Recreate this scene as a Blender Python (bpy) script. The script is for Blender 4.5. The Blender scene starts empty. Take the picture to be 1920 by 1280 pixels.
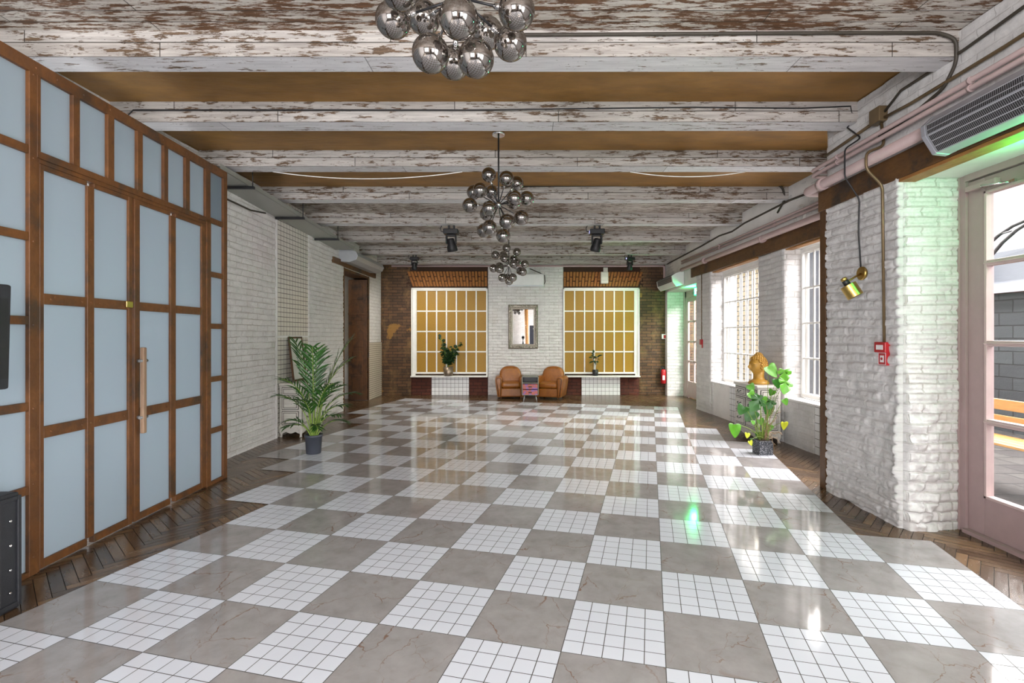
import bpy, bmesh, math, random
import numpy as np
from mathutils import Vector, Matrix
random.seed(7); np.random.seed(7)
PI = math.pi
C = bpy.context.scene.collection
SC = bpy.context.scene

# ------------------------------------------------------------------ camera
H, F, CX, CY = 1.58, 944.3, 986.4, 628.96        # eye height, focal length and principal point for a 1920x1280 frame
cam_d = bpy.data.cameras.new('camera'); cam = bpy.data.objects.new('camera', cam_d); C.objects.link(cam)
cam.location = (0, 0, H); cam.rotation_euler = (PI/2, 0, 0)
cam_d.sensor_width = 36; cam_d.lens = 36*F/1920
cam_d.shift_x = (960-CX)/1920; cam_d.shift_y = -(640-CY)/1920
cam_d.clip_start = 0.02; cam_d.clip_end = 200
SC.camera = cam

# ------------------------------------------------------------------ world, light, exposure
w = bpy.data.worlds.new('overcast'); SC.world = w; w.use_nodes = True
bg = w.node_tree.nodes['Background']; bg.inputs[0].default_value = (.96, .965, 1, 1); bg.inputs[1].default_value = 1.35
SC.view_settings.view_transform = 'Standard'; SC.view_settings.look = 'None'
SC.view_settings.exposure = 0.38; SC.view_settings.gamma = 1; SC.view_settings.use_curve_mapping = False
SC.cycles.use_denoising = True
SC.cycles.max_bounces = 10; SC.cycles.diffuse_bounces = 5; SC.cycles.glossy_bounces = 5
SC.cycles.transparent_max_bounces = 12; SC.cycles.sample_clamp_indirect = 6; SC.cycles.caustics_reflective = False; SC.cycles.caustics_refractive = False

def area(name, loc, target, sx, sy, power, col=(1, 1, 1)):
    d = bpy.data.lights.new(name, 'AREA'); d.shape = 'RECTANGLE'; d.size = sx; d.size_y = sy; d.energy = power; d.color = col
    o = bpy.data.objects.new(name, d); C.objects.link(o); o.location = loc
    o.rotation_euler = (Vector(target)-Vector(loc)).to_track_quat('-Z', 'Y').to_euler(); return o
SKY = (.99, .985, 1.0); DAY = (1.0, .955, .92)
area('added_rear_fill', (-1.9, -4.25, 1.9), (-1.9, 0, 1.9), 2.6, 2.2, 580, SKY)  # this and the next lamp: added fill outside invented rear windows
area('added_rear_fill', (2.4, -4.25, 1.9), (2.4, 0, 1.9), 1.4, 2.2, 230, SKY)
area('added_side_fill', (4.0, -1.5, 1.8), (0, -1.5, 1.6), 2.2, 2.2, 460, SKY)  # added fill through an invented opening behind the camera
area('daylight_terrace_sky', (5.6, 3.2, 4.2), (3.0, 3.2, 1.0), 3.0, 2.6, 430, SKY)
area('daylight_courtyard_sky', (6.5, 9.2, 4.3), (3.4, 9.2, 1.3), 3.6, 2.4, 820, DAY)
area('daylight_courtyard_sky', (6.5, 6.5, 4.3), (3.4, 6.5, 1.3), 3.6, 2.4, 820, DAY)
area('daylight_courtyard_sky', (6.0, 12.1, 3.6), (4.0, 12.1, 1.2), 1.6, 2.0, 110, (1, .93, .80))
area('added_lobby_backlight', (-5.7, 3.4, 1.15), (-4.4, 3.4, 1.15), 4.4, 1.5, 62, (.90, .95, 1.0))  # added lamp backlighting the frosted panes; the lobby has no window
area('store_room_lamp', (-4.9, 11.2, 3.2), (-4.9, 11.2, 0), .4, .4, 6, (1, .8, .6))

# ------------------------------------------------------------------ pixel + distance -> metres
def gy(py): return F*H/(py-CY)
def xa(px, Y): return (px-CX)/F*Y
def za(py, Y): return H-(py-CY)/F*Y
def yx(px, X): return F*X/(px-CX)
def at(px, py, Y): return Vector((xa(px, Y), Y, za(py, Y)))

# ------------------------------------------------------------------ mesh builder
class MB:
    def __init__(s): s.v = []; s.f = []; s.m = []; s.sm = []; s.uv = None
    def add(s, vs, fs, mi=0, smooth=False):
        b = len(s.v); s.v += [tuple(p) for p in vs]
        for f in fs: s.f.append(tuple(b+i for i in f)); s.m.append(mi); s.sm.append(smooth)
        return s
    def box(s, x0, x1, y0, y1, z0, z1, mi=0):
        x0, x1 = min(x0, x1), max(x0, x1); y0, y1 = min(y0, y1), max(y0, y1); z0, z1 = min(z0, z1), max(z0, z1)
        v = [(x, y, z) for z in (z0, z1) for y in (y0, y1) for x in (x0, x1)]
        return s.add(v, [(0, 2, 3, 1), (4, 5, 7, 6), (0, 1, 5, 4), (1, 3, 7, 5), (3, 2, 6, 7), (2, 0, 4, 6)], mi)
    def obox(s, c, ax, ay, az, mi=0):
        c = Vector(c); ax, ay, az = Vector(ax), Vector(ay), Vector(az)
        v = [c+i*ax+j*ay+k*az for k in (-1, 1) for j in (-1, 1) for i in (-1, 1)]
        return s.add(v, [(0, 2, 3, 1), (4, 5, 7, 6), (0, 1, 5, 4), (1, 3, 7, 5), (3, 2, 6, 7), (2, 0, 4, 6)], mi)
    def tube(s, pts, r, n=8, mi=0, cap=True, smooth=True):
        pts = [Vector(p) for p in pts]; N = len(pts)
        rs = [float(q) for q in (r if isinstance(r, (list, tuple)) else [r]*N)]
        up = None; rings = []
        for i, p in enumerate(pts):
            a = pts[max(0, i-1)]; b = pts[min(N-1, i+1)]; t = (b-a).normalized()
            if up is None: up = Vector((0, 0, 1)) if abs(t.z) < .9 else Vector((1, 0, 0))
            x = up.cross(t)
            if x.length < 1e-5: x = Vector((1, 0, 0)).cross(t)
            x.normalize(); y = t.cross(x); up = y
            rings.append([p+rs[i]*(math.cos(2*PI*k/n)*x+math.sin(2*PI*k/n)*y) for k in range(n)])
        vs = [q for rg in rings for q in rg]
        fs = [(i*n+k, i*n+(k+1) % n, (i+1)*n+(k+1) % n, (i+1)*n+k) for i in range(N-1) for k in range(n)]
        if cap: fs += [tuple(range(n-1, -1, -1)), tuple((N-1)*n+k for k in range(n))]
        s.add(vs, fs[:(N-1)*n], mi, smooth)
        if cap:
            b = len(s.v)-len(vs)
            for f in fs[(N-1)*n:]: s.f.append(tuple(b+i for i in f)); s.m.append(mi); s.sm.append(False)
        return s
    def lathe(s, prof, c=(0, 0, 0), n=24, mi=0, M=None, smooth=True):
        c = Vector(c); M = M or Matrix.Identity(3); vs = []
        for r, z in prof:
            for k in range(n): vs.append(c+M @ Vector((r*math.cos(2*PI*k/n), r*math.sin(2*PI*k/n), z)))
        fs = [(i*n+k, i*n+(k+1) % n, (i+1)*n+(k+1) % n, (i+1)*n+k) for i in range(len(prof)-1) for k in range(n)]
        s.add(vs, fs, mi, smooth); b = len(s.v)-len(vs)
        for f in (tuple(range(n-1, -1, -1)), tuple((len(prof)-1)*n+k for k in range(n))):
            s.f.append(tuple(b+i for i in f)); s.m.append(mi); s.sm.append(False)
        return s
    def sphere(s, c, r, nu=16, nv=10, mi=0, sc=(1, 1, 1)):
        c = Vector(c); vs = [c+Vector((0, 0, -r*sc[2]))]
        for i in range(1, nv):
            a = -PI/2+PI*i/nv
            for k in range(nu): vs.append(c+Vector((r*sc[0]*math.cos(a)*math.cos(2*PI*k/nu), r*sc[1]*math.cos(a)*math.sin(2*PI*k/nu), r*sc[2]*math.sin(a))))
        vs.append(c+Vector((0, 0, r*sc[2]))); L = len(vs)-1
        fs = [(0, 1+(k+1) % nu, 1+k) for k in range(nu)]
        for i in range(nv-2):
            for k in range(nu): fs.append((1+i*nu+k, 1+i*nu+(k+1) % nu, 1+(i+1)*nu+(k+1) % nu, 1+(i+1)*nu+k))
        fs += [(1+(nv-2)*nu+k, 1+(nv-2)*nu+(k+1) % nu, L) for k in range(nu)]
        return s.add(vs, fs, mi, True)
    def prism(s, poly, d, mi=0, smooth=False):
        poly = [Vector(p) for p in poly]; d = Vector(d); n = len(poly)
        vs = poly+[p+d for p in poly]
        nrm = Vector((0, 0, 0))
        for i in range(n): nrm += poly[i].cross(poly[(i+1) % n])
        flip = nrm.dot(d) > 0
        fs = [tuple(range(n)), tuple(range(2*n-1, n-1, -1))]+[((i+1) % n, i, n+i, n+(i+1) % n) for i in range(n)]
        if flip: fs = [tuple(reversed(f)) for f in fs]
        b = len(s.v); s.v += [tuple(p) for p in vs]
        for k, f in enumerate(fs): s.f.append(tuple(b+i for i in f)); s.m.append(mi); s.sm.append(smooth and k > 1)
        return s
    def build(s, name, mats, parent=None, bevel=0, seg=2, sub=0, world=False, kind=None, shade=False):
        me = bpy.data.meshes.new(name)
        vs = s.v
        if world and parent is not None:
            off = Vector((0, 0, 0)); p = parent
            while p: off += p.location; p = p.parent
            vs = [tuple(Vector(q)-off) for q in vs]
        me.from_pydata(vs, [], s.f); me.update()
        mats = mats if isinstance(mats, (list, tuple)) else [mats]
        for m in mats: me.materials.append(m)
        me.polygons.foreach_set('material_index', s.m); me.polygons.foreach_set('use_smooth', [True]*len(s.f) if shade else s.sm)
        uvl = me.uv_layers.new(name='UVMap')
        if s.uv: uvl.data.foreach_set('uv', [c for q in s.uv for c in q])
        else:
            buf = []
            for p in me.polygons:
                nx, ny, nz = map(abs, p.normal)
                for li in p.vertices:
                    x, y, z = s.v[li]
                    buf += (x, y) if nz >= nx and nz >= ny else ((x, z) if ny >= nx else (y, z))
            uvl.data.foreach_set('uv', buf)
        o = bpy.data.objects.new(name, me); C.objects.link(o)
        if parent: o.parent = parent
        if bevel:
            b = o.modifiers.new('bevel', 'BEVEL'); b.width = bevel; b.segments = seg; b.limit_method = 'ANGLE'; b.angle_limit = .6
            b.harden_normals = False
        if sub: q = o.modifiers.new('sub', 'SUBSURF'); q.levels = sub; q.render_levels = sub
        if kind: o['kind'] = kind
        return o

def tag(o, label, cat, group=None, kind=None):
    o['label'] = label; o['category'] = cat
    if group: o['group'] = group
    if kind: o['kind'] = kind
    return o
def thing(name, label, cat, loc=(0, 0, 0), rz=0, group=None, kind=None):
    o = bpy.data.objects.new(name, None); C.objects.link(o); o.location = loc; o.rotation_euler = (0, 0, rz); o.empty_display_size = .1
    if label: tag(o, label, cat, group)
    if kind: o['kind'] = kind
    return o
def copy_tree(o, parent=None):
    c = o.copy(); C.objects.link(c)
    if parent: c.parent = parent
    for ch in list(o.children): copy_tree(ch, c)
    return c
def struct(name, mb, mats, parent=None, **k):
    o = mb.build(name, mats, parent, **k)
    if not parent: o['kind'] = 'structure'
    return o

# ------------------------------------------------------------------ materials
def newmat(name):
    m = bpy.data.materials.new(name); m.use_nodes = True
    nt = m.node_tree; return m, nt, nt.nodes['Principled BSDF']
class NT:
    def __init__(s, nt): s.nt = nt
    def n(s, t, **k):
        nd = s.nt.nodes.new(t)
        for a, b in k.items():
            if a in ('op',): nd.operation = b
            elif hasattr(nd, a): setattr(nd, a, b)
        return nd
    def val(s, sock, v):
        if isinstance(v, bpy.types.NodeSocket): s.nt.links.new(v, sock)
        elif v is not None:
            try: sock.default_value = v
            except Exception: sock.default_value = (*v, 1) if len(v) == 3 else v
    def math(s, op, a, b=None, c=None, clamp=False):
        nd = s.nt.nodes.new('ShaderNodeMath'); nd.operation = op; nd.use_clamp = clamp
        for i, v in enumerate((a, b, c)):
            if v is not None: s.val(nd.inputs[i], v)
        return nd.outputs[0]
    def mix(s, f, a, b, t='MIX'):
        nd = s.nt.nodes.new('ShaderNodeMix'); nd.data_type = 'RGBA'; nd.blend_type = t
        s.val(nd.inputs[0], f)
        for i, v in ((6, a), (7, b)): s.val(nd.inputs[i], (*v, 1) if isinstance(v, tuple) and len(v) == 3 else v)
        return nd.outputs[2]
    def uv(s, layer='UVMap'):
        nd = s.nt.nodes.new('ShaderNodeUVMap'); nd.uv_map = layer; return nd.outputs[0]
    def obj(s): return s.nt.nodes.new('ShaderNodeTexCoord').outputs['Object']
    def map(s, v, sc=(1, 1, 1), loc=(0, 0, 0), rot=(0, 0, 0)):
        nd = s.nt.nodes.new('ShaderNodeMapping'); s.val(nd.inputs[0], v); nd.inputs[1].default_value = loc; nd.inputs[2].default_value = rot; nd.inputs[3].default_value = sc
        return nd.outputs[0]
    def noise(s, v, scale=5, detail=3, rough=.5, dist=0, out=0):
        nd = s.nt.nodes.new('ShaderNodeTexNoise'); s.val(nd.inputs['Vector'], v)
        nd.inputs['Scale'].default_value = scale; nd.inputs['Detail'].default_value = detail; nd.inputs['Roughness'].default_value = rough; nd.inputs['Distortion'].default_value = dist
        return nd.outputs[out]
    def ramp(s, f, stops, interp='LINEAR'):
        nd = s.nt.nodes.new('ShaderNodeValToRGB'); s.val(nd.inputs[0], f); cr = nd.color_ramp; cr.interpolation = interp
        while len(cr.elements) < len(stops): cr.elements.new(.5)
        for e, (p, c) in zip(cr.elements, stops):
            e.position = p; e.color = (c, c, c, 1) if isinstance(c, (int, float)) else (*c, 1)
        return nd.outputs[0]
    def step(s, f, a, b):
        nd = s.nt.nodes.new('ShaderNodeMapRange'); s.val(nd.inputs[0], f); nd.inputs[1].default_value = a; nd.inputs[2].default_value = b; return nd.outputs[0]
    def bump(s, h, strength=.5, dist=.01, normal=None):
        nd = s.nt.nodes.new('ShaderNodeBump'); s.val(nd.inputs['Height'], h); nd.inputs['Strength'].default_value = strength; nd.inputs['Distance'].default_value = dist
        if normal: s.nt.links.new(normal, nd.inputs['Normal'])
        return nd.outputs[0]
    def brick(s, v, bw, rh, ms, smooth=.1, c1=(1, 1, 1), c2=(.8, .8, .8), mo=(0, 0, 0), bias=0, off=.5, freq=2):
        nd = s.nt.nodes.new('ShaderNodeTexBrick'); s.val(nd.inputs['Vector'], v)
        nd.inputs['Scale'].default_value = 1; nd.inputs['Brick Width'].default_value = bw; nd.inputs['Row Height'].default_value = rh
        nd.inputs['Mortar Size'].default_value = ms; nd.inputs['Mortar Smooth'].default_value = smooth; nd.inputs['Bias'].default_value = bias
        nd.offset = off; nd.offset_frequency = freq; nd.squash = 1
        for i, c in ((1, c1), (2, c2), (3, mo)): nd.inputs[i].default_value = (*c, 1)
        return nd.outputs[0], nd.outputs[1]

def simple(name, col, rough=.5, metal=0, var=.12, scale=9, bump=.15, coat=0, bscale=60, vec=(1, 1, 1), emit=None, es=0, spec=.5):
    m, nt, b = newmat(name); s = NT(nt); o = s.obj(); v = s.map(o, vec)
    f = s.noise(v, scale, 5, .6)
    c = s.mix(s.step(f, .3, .7), tuple(x*(1-var) for x in col), tuple(min(1, x*(1+var)) for x in col))
    s.val(b.inputs['Base Color'], c); b.inputs['Roughness'].default_value = rough; b.inputs['Metallic'].default_value = metal
    s.val(b.inputs['Roughness'], s.math('MULTIPLY_ADD', f, .12, rough-.06)); b.inputs['Coat Weight'].default_value = coat
    b.inputs['Specular IOR Level'].default_value = spec
    if bump: s.val(b.inputs['Normal'], s.bump(s.noise(v, bscale, 3), bump, .003))
    if emit: b.inputs['Emission Color'].default_value = (*emit, 1); b.inputs['Emission Strength'].default_value = es
    return m

def brickmat(name, c1, c2, mo, bw=.25, rh=.08, ms=.007, rough=.7, bumpd=.008, wob=.012, dirt=None, dirtamt=.0, patch=None, mstr=1.0, bstr=.9):
    m, nt, b = newmat(name); s = NT(nt); u = s.uv()
    wv = s.noise(u, 2.2, 2, .5, 0, 1)
    wv2 = s.noise(u, 14, 2, .5, 0, 1)
    add = nt.nodes.new('ShaderNodeVectorMath'); add.operation = 'MULTIPLY_ADD'
    nt.links.new(wv, add.inputs[0]); add.inputs[1].default_value = (wob*2.5, wob*1.6, 0); nt.links.new(u, add.inputs[2])
    add2 = nt.nodes.new('ShaderNodeVectorMath'); add2.operation = 'MULTIPLY_ADD'
    nt.links.new(wv2, add2.inputs[0]); add2.inputs[1].default_value = (wob*.5, wob*.4, 0); nt.links.new(add.outputs[0], add2.inputs[2])
    vv = add2.outputs[0]
    col, fac = s.brick(vv, bw, rh, ms, .35, c1, c2, mo)
    n1 = s.noise(u, 5, 6, .65); n2 = s.noise(u, 40, 4, .6)
    fb = s.math('MULTIPLY', fac, s.step(s.noise(u, 3, 4, .6), .35, .55)) if mstr < 1 else fac
    bc = s.brick(vv, bw, rh, 0, 0, c1, c2, mo)[0]
    c = s.mix(s.math('MULTIPLY', fb, mstr), bc, mo)
    c = s.mix(s.step(n1, .2, .8), c, s.mix(.22, c, (0, 0, 0)))
    c = s.mix(s.math('MULTIPLY', s.step(n2, .45, .75), .25), c, s.mix(.5, c, (0, 0, 0)))
    if dirt: c = s.mix(s.math('MULTIPLY', s.step(s.noise(s.map(u, (1, .5, 1)), 2.3, 6, .7), .52, .7), dirtamt), c, dirt)
    if patch: c = s.mix(s.math('MULTIPLY', s.ramp(s.noise(u, .9, 5, .55), [(.64, 0), (.655, 1)]), .8), c, patch)
    s.val(b.inputs['Base Color'], c); b.inputs['Roughness'].default_value = rough
    h = s.math('ADD', s.math('MULTIPLY', fac, -1), s.math('MULTIPLY', n1, .9)); h = s.math('ADD', h, s.math('MULTIPLY', n2, .35))
    s.val(b.inputs['Normal'], s.bump(h, bstr, bumpd)); return m

def peel(name, white, brown, thr, bw=2.6, rh=.13, streak=9, line=.9, white2=None):
    m, nt, b = newmat(name); s = NT(nt); u = s.uv()
    a = s.noise(s.map(u, (1.6, streak, 1)), 2.6, 10, .72); fine = s.noise(s.map(u, (5, 55, 1)), 2.2, 6, .65)
    big = s.noise(u, .9, 3, .5)
    k = s.math('ADD', a, s.math('MULTIPLY', s.math('SUBTRACT', fine, .5), .34)); k = s.math('ADD', k, s.math('MULTIPLY', s.math('SUBTRACT', big, .5), .26))
    mask = s.step(k, thr-.008, thr+.012)
    wc = s.mix(s.step(s.noise(s.map(u, (1.5, 22, 1)), 1.5, 6, .7), .38, .68), white, white2 or tuple(x*.62 for x in white))
    bc = s.mix(s.step(s.noise(s.map(u, (3, 40, 1)), 2, 4, .6), .3, .7), brown, tuple(x*.35 for x in brown))
    c = s.mix(mask, wc, bc)
    dots = s.noise(s.map(u, (1, 1.6, 1)), 38, 2, .5)
    c = s.mix(s.math('MULTIPLY', s.step(dots, .70, .74), .8), c, (.03, .02, .015))
    lc, lf = s.brick(u, bw, rh, .0035, .0, (1, 1, 1), (1, 1, 1), (0, 0, 0), off=.37)
    tint, _ = s.brick(u, bw, rh, .0, .0, (.82, .80, .78), (1, 1, 1), (0, 0, 0), off=.37)
    c = s.mix(1, c, tint, 'MULTIPLY')
    c = s.mix(s.math('MULTIPLY', lf, line), c, (.02, .015, .01))
    s.val(b.inputs['Base Color'], c); b.inputs['Roughness'].default_value = .62
    h = s.math('ADD', s.math('MULTIPLY', mask, -.5), s.math('MULTIPLY', lf, -2)); h = s.math('ADD', h, s.math('MULTIPLY', fine, .4))
    s.val(b.inputs['Normal'], s.bump(h, .6, .004)); return m

def woodmat(name, c1, c2, rough=.5, sc=(1, 1, 1), scale=6, bump=.3, dark=None):
    m, nt, b = newmat(name); s = NT(nt); o = s.obj(); v = s.map(o, sc)
    f = s.noise(v, scale, 6, .65, 1.2); g = s.noise(s.map(o, tuple(x*6 for x in sc)), scale, 3, .6)
    c = s.mix(s.step(f, .3, .7), c1, c2); c = s.mix(s.math('MULTIPLY', s.step(g, .5, .8), .5), c, tuple(x*.4 for x in c1))
    if dark: c = s.mix(s.math('MULTIPLY', s.step(s.noise(o, 2.5, 5, .7), .52, .64), .85), c, dark)
    s.val(b.inputs['Base Color'], c); s.val(b.inputs['Roughness'], s.math('MULTIPLY_ADD', g, .25, rough-.12))
    s.val(b.inputs['Normal'], s.bump(g, bump, .004)); return m

M = {}
M['white_brick'] = brickmat('white_painted_brick', (.80, .79, .78), (.72, .71, .70), (.42, .38, .34), mstr=.55, dirt=(.55, .50, .45), dirtamt=.35)
M['left_brick'] = brickmat('white_limewashed_brick', (.87, .845, .83), (.82, .80, .785), (.40, .31, .24), bw=.27, rh=.083, ms=.005, mstr=.5, bumpd=.011, dirt=(.62, .58, .54), dirtamt=.3, wob=.016)
M['grey_brick'] = brickmat('thickly_painted_brick', (.76, .75, .74), (.68, .67, .66), (.52, .49, .46), mstr=.22, bumpd=.006, bstr=.6, dirt=(.5, .47, .44), dirtamt=.3, wob=.016)
M['brown_brick'] = brickmat('bare_brown_brick', (.145, .07, .028), (.075, .038, .016), (.03, .02, .012), bw=.25, rh=.078, ms=.008, dirt=(.28, .17, .06), dirtamt=.6, bumpd=.012, patch=(.30, .155, .03))
M['dark_red_brick'] = brickmat('painted_dark_red_brick', (.115, .028, .013), (.085, .02, .010), (.02, .008, .006), rh=.09, dirt=(.16, .055, .03), dirtamt=.5, rough=.8)
M['arch_brick'] = woodmat('arch_brick', (.40, .16, .035), (.22, .085, .022), .8, (3, 3, 3), 5, .6)
M['mortar_dark'] = simple('dark_mortar', (.045, .022, .012), .9)
M['plaster'] = simple('white_plaster', (.76, .75, .73), .75, var=.08, scale=3, bump=.4, bscale=14)
M['ceil'] = peel('peeling_ceiling_boards', (.66, .63, .58), (.20, .095, .04), .50, rh=.12, white2=(.42, .38, .33))
M['ceil_far'] = peel('worn_ceiling_boards', (.80, .76, .71), (.20, .11, .055), .515, rh=.10, streak=13, white2=(.48, .43, .38))
M['beam_face'] = peel('worn_beam_boards', (.55, .52, .485), (.19, .12, .07), .555, rh=.104, white2=(.33, .305, .285))
M['beam_under'] = peel('whitewashed_beam_underside', (.80, .80, .82), (.26, .18, .12), .60, rh=.5, bw=3.1, white2=(.58, .58, .60), line=.6)

m, nt, b = newmat('gold_ceiling_foil'); s = NT(nt); u = s.uv(); f = s.noise(s.map(u, (1, 2.2, 1)), 2.2, 5, .6)
s.val(b.inputs['Base Color'], s.mix(s.step(f, .3, .7), (.25, .128, .030), (.42, .225, .062))); b.inputs['Metallic'].default_value = .55
s.val(b.inputs['Roughness'], s.math('MULTIPLY_ADD', f, .2, .36)); s.val(b.inputs['Normal'], s.bump(s.noise(s.map(u, (1, 3, 1)), 5, 4), .35, .02)); M['gold'] = m

M['rust_wood'] = woodmat('rust_brown_frame', (.175, .066, .016), (.095, .036, .011), .5, (1, 1, .6), 7, .35, dark=(.05, .028, .016))
M['dark_wood'] = woodmat('dark_aged_wood', (.16, .065, .02), (.055, .025, .012), .55, (1, 1, .5), 5, .4, dark=(.02, .012, .008))
M['lintel'] = woodmat('rusted_lintel', (.15, .07, .02), (.08, .038, .014), .5, (.7, .7, 2), 4, .4, dark=(.022, .018, .016))
M['post'] = woodmat('brown_steel_post', (.13, .06, .018), (.07, .032, .012), .5, (1, 1, .4), 5, .3)
M['orange_wood'] = woodmat('raw_orange_timber', (.42, .20, .05), (.25, .11, .03), .6, (1, .4, 2), 6, .4)

def glass_frost():
    m, nt, b = newmat('frosted_glass'); s = NT(nt); o = s.obj()
    tr = nt.nodes.new('ShaderNodeBsdfTranslucent'); tr.inputs[0].default_value = (.66, .75, .82, 1)
    gl = nt.nodes.new('ShaderNodeBsdfPrincipled'); gl.inputs['Base Color'].default_value = (.42, .47, .50, 1); gl.inputs['Roughness'].default_value = .32
    s.val(gl.inputs['Normal'], s.bump(s.noise(o, 120, 2), .25, .002))
    mx = nt.nodes.new('ShaderNodeMixShader'); mx.inputs[0].default_value = .5
    nt.links.new(tr.outputs[0], mx.inputs[1]); nt.links.new(gl.outputs[0], mx.inputs[2]); nt.links.new(mx.outputs[0], nt.nodes['Material Output'].inputs[0]); return m
M['frost'] = glass_frost()
def glass_clear(name, tint=(.97, .965, .97), refl=.10):
    m, nt, b = newmat(name); s = NT(nt)
    t = nt.nodes.new('ShaderNodeBsdfTransparent'); t.inputs[0].default_value = (*tint, 1)
    g = nt.nodes.new('ShaderNodeBsdfGlossy'); g.inputs['Roughness'].default_value = .02
    fr = nt.nodes.new('ShaderNodeLayerWeight'); fr.inputs[0].default_value = .5
    mx = nt.nodes.new('ShaderNodeMixShader'); s.val(mx.inputs[0], s.math('MULTIPLY_ADD', s.math('POWER', fr.outputs[1], 4), .35, .02)); nt.links.new(t.outputs[0], mx.inputs[1]); nt.links.new(g.outputs[0], mx.inputs[2])
    nt.links.new(mx.outputs[0], nt.nodes['Material Output'].inputs[0]); return m
M['glass'] = glass_clear('window_glass')
m, nt, b = newmat('smoked_mirror_glass'); s = NT(nt)
t = nt.nodes.new('ShaderNodeBsdfTransparent'); t.inputs[0].default_value = (.42, .39, .36, 1)
g = nt.nodes.new('ShaderNodeBsdfGlossy'); g.inputs['Roughness'].default_value = .015; g.inputs[0].default_value = (.50, .475, .455, 1)
lw = nt.nodes.new('ShaderNodeLayerWeight'); lw.inputs[0].default_value = .35
mx = nt.nodes.new('ShaderNodeMixShader'); s.val(mx.inputs[0], s.math('MULTIPLY_ADD', lw.outputs[1], .4, .50, clamp=True)); nt.links.new(t.outputs[0], mx.inputs[1]); nt.links.new(g.outputs[0], mx.inputs[2])
nt.links.new(mx.outputs[0], nt.nodes['Material Output'].inputs[0]); M['globe'] = m

M['ochre'] = simple('ochre_film', (.33, .185, .022), .42, spec=.25, var=.10, scale=40, bump=.3, bscale=200)
M['white_frame'] = simple('white_window_paint', (.78, .78, .75), .45, var=.06)
M['pink'] = simple('dusty_pink_paint', (.50, .38, .37), .42, var=.06, bump=.1)
M['pink_door'] = simple('dusty_mauve_door_paint', (.36, .26, .26), .42, var=.05, bump=.1)
M['black'] = simple('black_plastic', (.012, .012, .014), .45, var=.2)
M['black_box'] = simple('black_speaker_paint', (.018, .019, .023), .5, var=.2, bump=.5, bscale=200)
M['brass'] = simple('brushed_brass', (.55, .38, .12), .30, 1, var=.15)
M['chrome'] = simple('polished_chrome', (.75, .75, .75), .12, 1, var=.05)
M['steel'] = simple('grey_steel', (.35, .36, .36), .4, .6)
M['ac_white'] = simple('white_appliance_plastic', (.80, .81, .82), .35, var=.03, bump=0)
M['ac_grey'] = simple('grey_appliance_metal', (.42, .44, .46), .4, .3, var=.05)
M['ac_silver'] = simple('silver_appliance_metal', (.36, .37, .41), .35, .3, var=.04)
M['cable'] = simple('dark_cable', (.04, .032, .022), .55)
M['conduit'] = simple('bronze_conduit', (.16, .11, .055), .4, .4)
M['cable_white'] = simple('white_cable', (.75, .74, .7), .5)
M['red'] = simple('red_enamel', (.42, .015, .02), .35, var=.1)
M['white_print'] = simple('white_print', (.8, .8, .8), .5, var=.02)
M['leather'] = woodmat('tan_leather', (.34, .115, .012), (.20, .066, .009), .38, (1, 1, 1), 4, .15)
M['leather_dark'] = simple('dark_leather_piping', (.10, .035, .01), .45)
M['cream_paint'] = peel('distressed_white_paint', (.74, .73, .68), (.10, .08, .06), .66, bw=9, rh=9, streak=2, line=0, white2=(.60, .58, .53))
M['paint_edge'] = simple('worn_dark_edge', (.05, .042, .035), .7)
M['gold_paint'] = woodmat('matte_gold_paint', (.52, .29, .045), (.40, .21, .03), .42, (1, 1, 1), 6, .1)
M['soil'] = simple('potting_soil', (.03, .02, .014), .95, bump=.8)
M['pot_grey'] = simple('slate_plastic', (.045, .05, .065), .42)
M['pot_bronze'] = simple('bronze_planter', (.25, .20, .15), .35, .7)
M['leaf_palm'] = simple('palm_green', (.022, .085, .010), .42, var=.5, scale=4)
M['leaf_mon'] = simple('fresh_leaf_green', (.085, .30, .012), .38, var=.3, scale=6)
M['leaf_mon2'] = simple('deep_leaf_green', (.022, .13, .008), .38, var=.3, scale=6)
M['leaf_yellow'] = simple('yellow_leaf', (.50, .55, .03), .4, var=.2)
M['leaf_dark'] = simple('dark_leaf_green', (.012, .038, .012), .35, var=.4)
M['stem'] = simple('stem_green', (.20, .30, .05), .5)
M['root'] = simple('aerial_root', (.30, .20, .11), .7)
m, nt, b = newmat('terrazzo'); s = NT(nt); o = s.obj()
vo = nt.nodes.new('ShaderNodeTexVoronoi'); nt.links.new(o, vo.inputs['Vector']); vo.inputs['Scale'].default_value = 85
s.val(b.inputs['Base Color'], s.mix(s.step(vo.outputs['Distance'], .30, .26), (.045, .05, .06), (.55, .56, .58))); b.inputs['Roughness'].default_value = .6; M['terrazzo'] = m
m, nt, b = newmat('mirror_silvering'); b.inputs['Metallic'].default_value = 1; b.inputs['Roughness'].default_value = .0; b.inputs['Base Color'].default_value = (.92, .93, .93, 1); M['mirror'] = m
M['antique'] = simple('antique_silver', (.34, .31, .26), .38, .8, var=.5, scale=60, bump=1, bscale=90)
m, nt, b = newmat('green_exit_panel'); b.inputs['Base Color'].default_value = (0, .25, .08, 1); b.inputs['Emission Color'].default_value = (.02, 1, .28, 1); b.inputs['Emission Strength'].default_value = 3.5; M['exit_green'] = m
m, nt, b = newmat('white_exit_symbol'); b.inputs['Emission Color'].default_value = (.8, 1, .92, 1); b.inputs['Emission Strength'].default_value = 6; M['exit_white'] = m
m, nt, b = newmat('blue_display'); b.inputs['Base Color'].default_value = (.1, .1, .3, 1); b.inputs['Emission Color'].default_value = (.5, .5, 1, 1); b.inputs['Emission Strength'].default_value = 2; M['led'] = m

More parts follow.
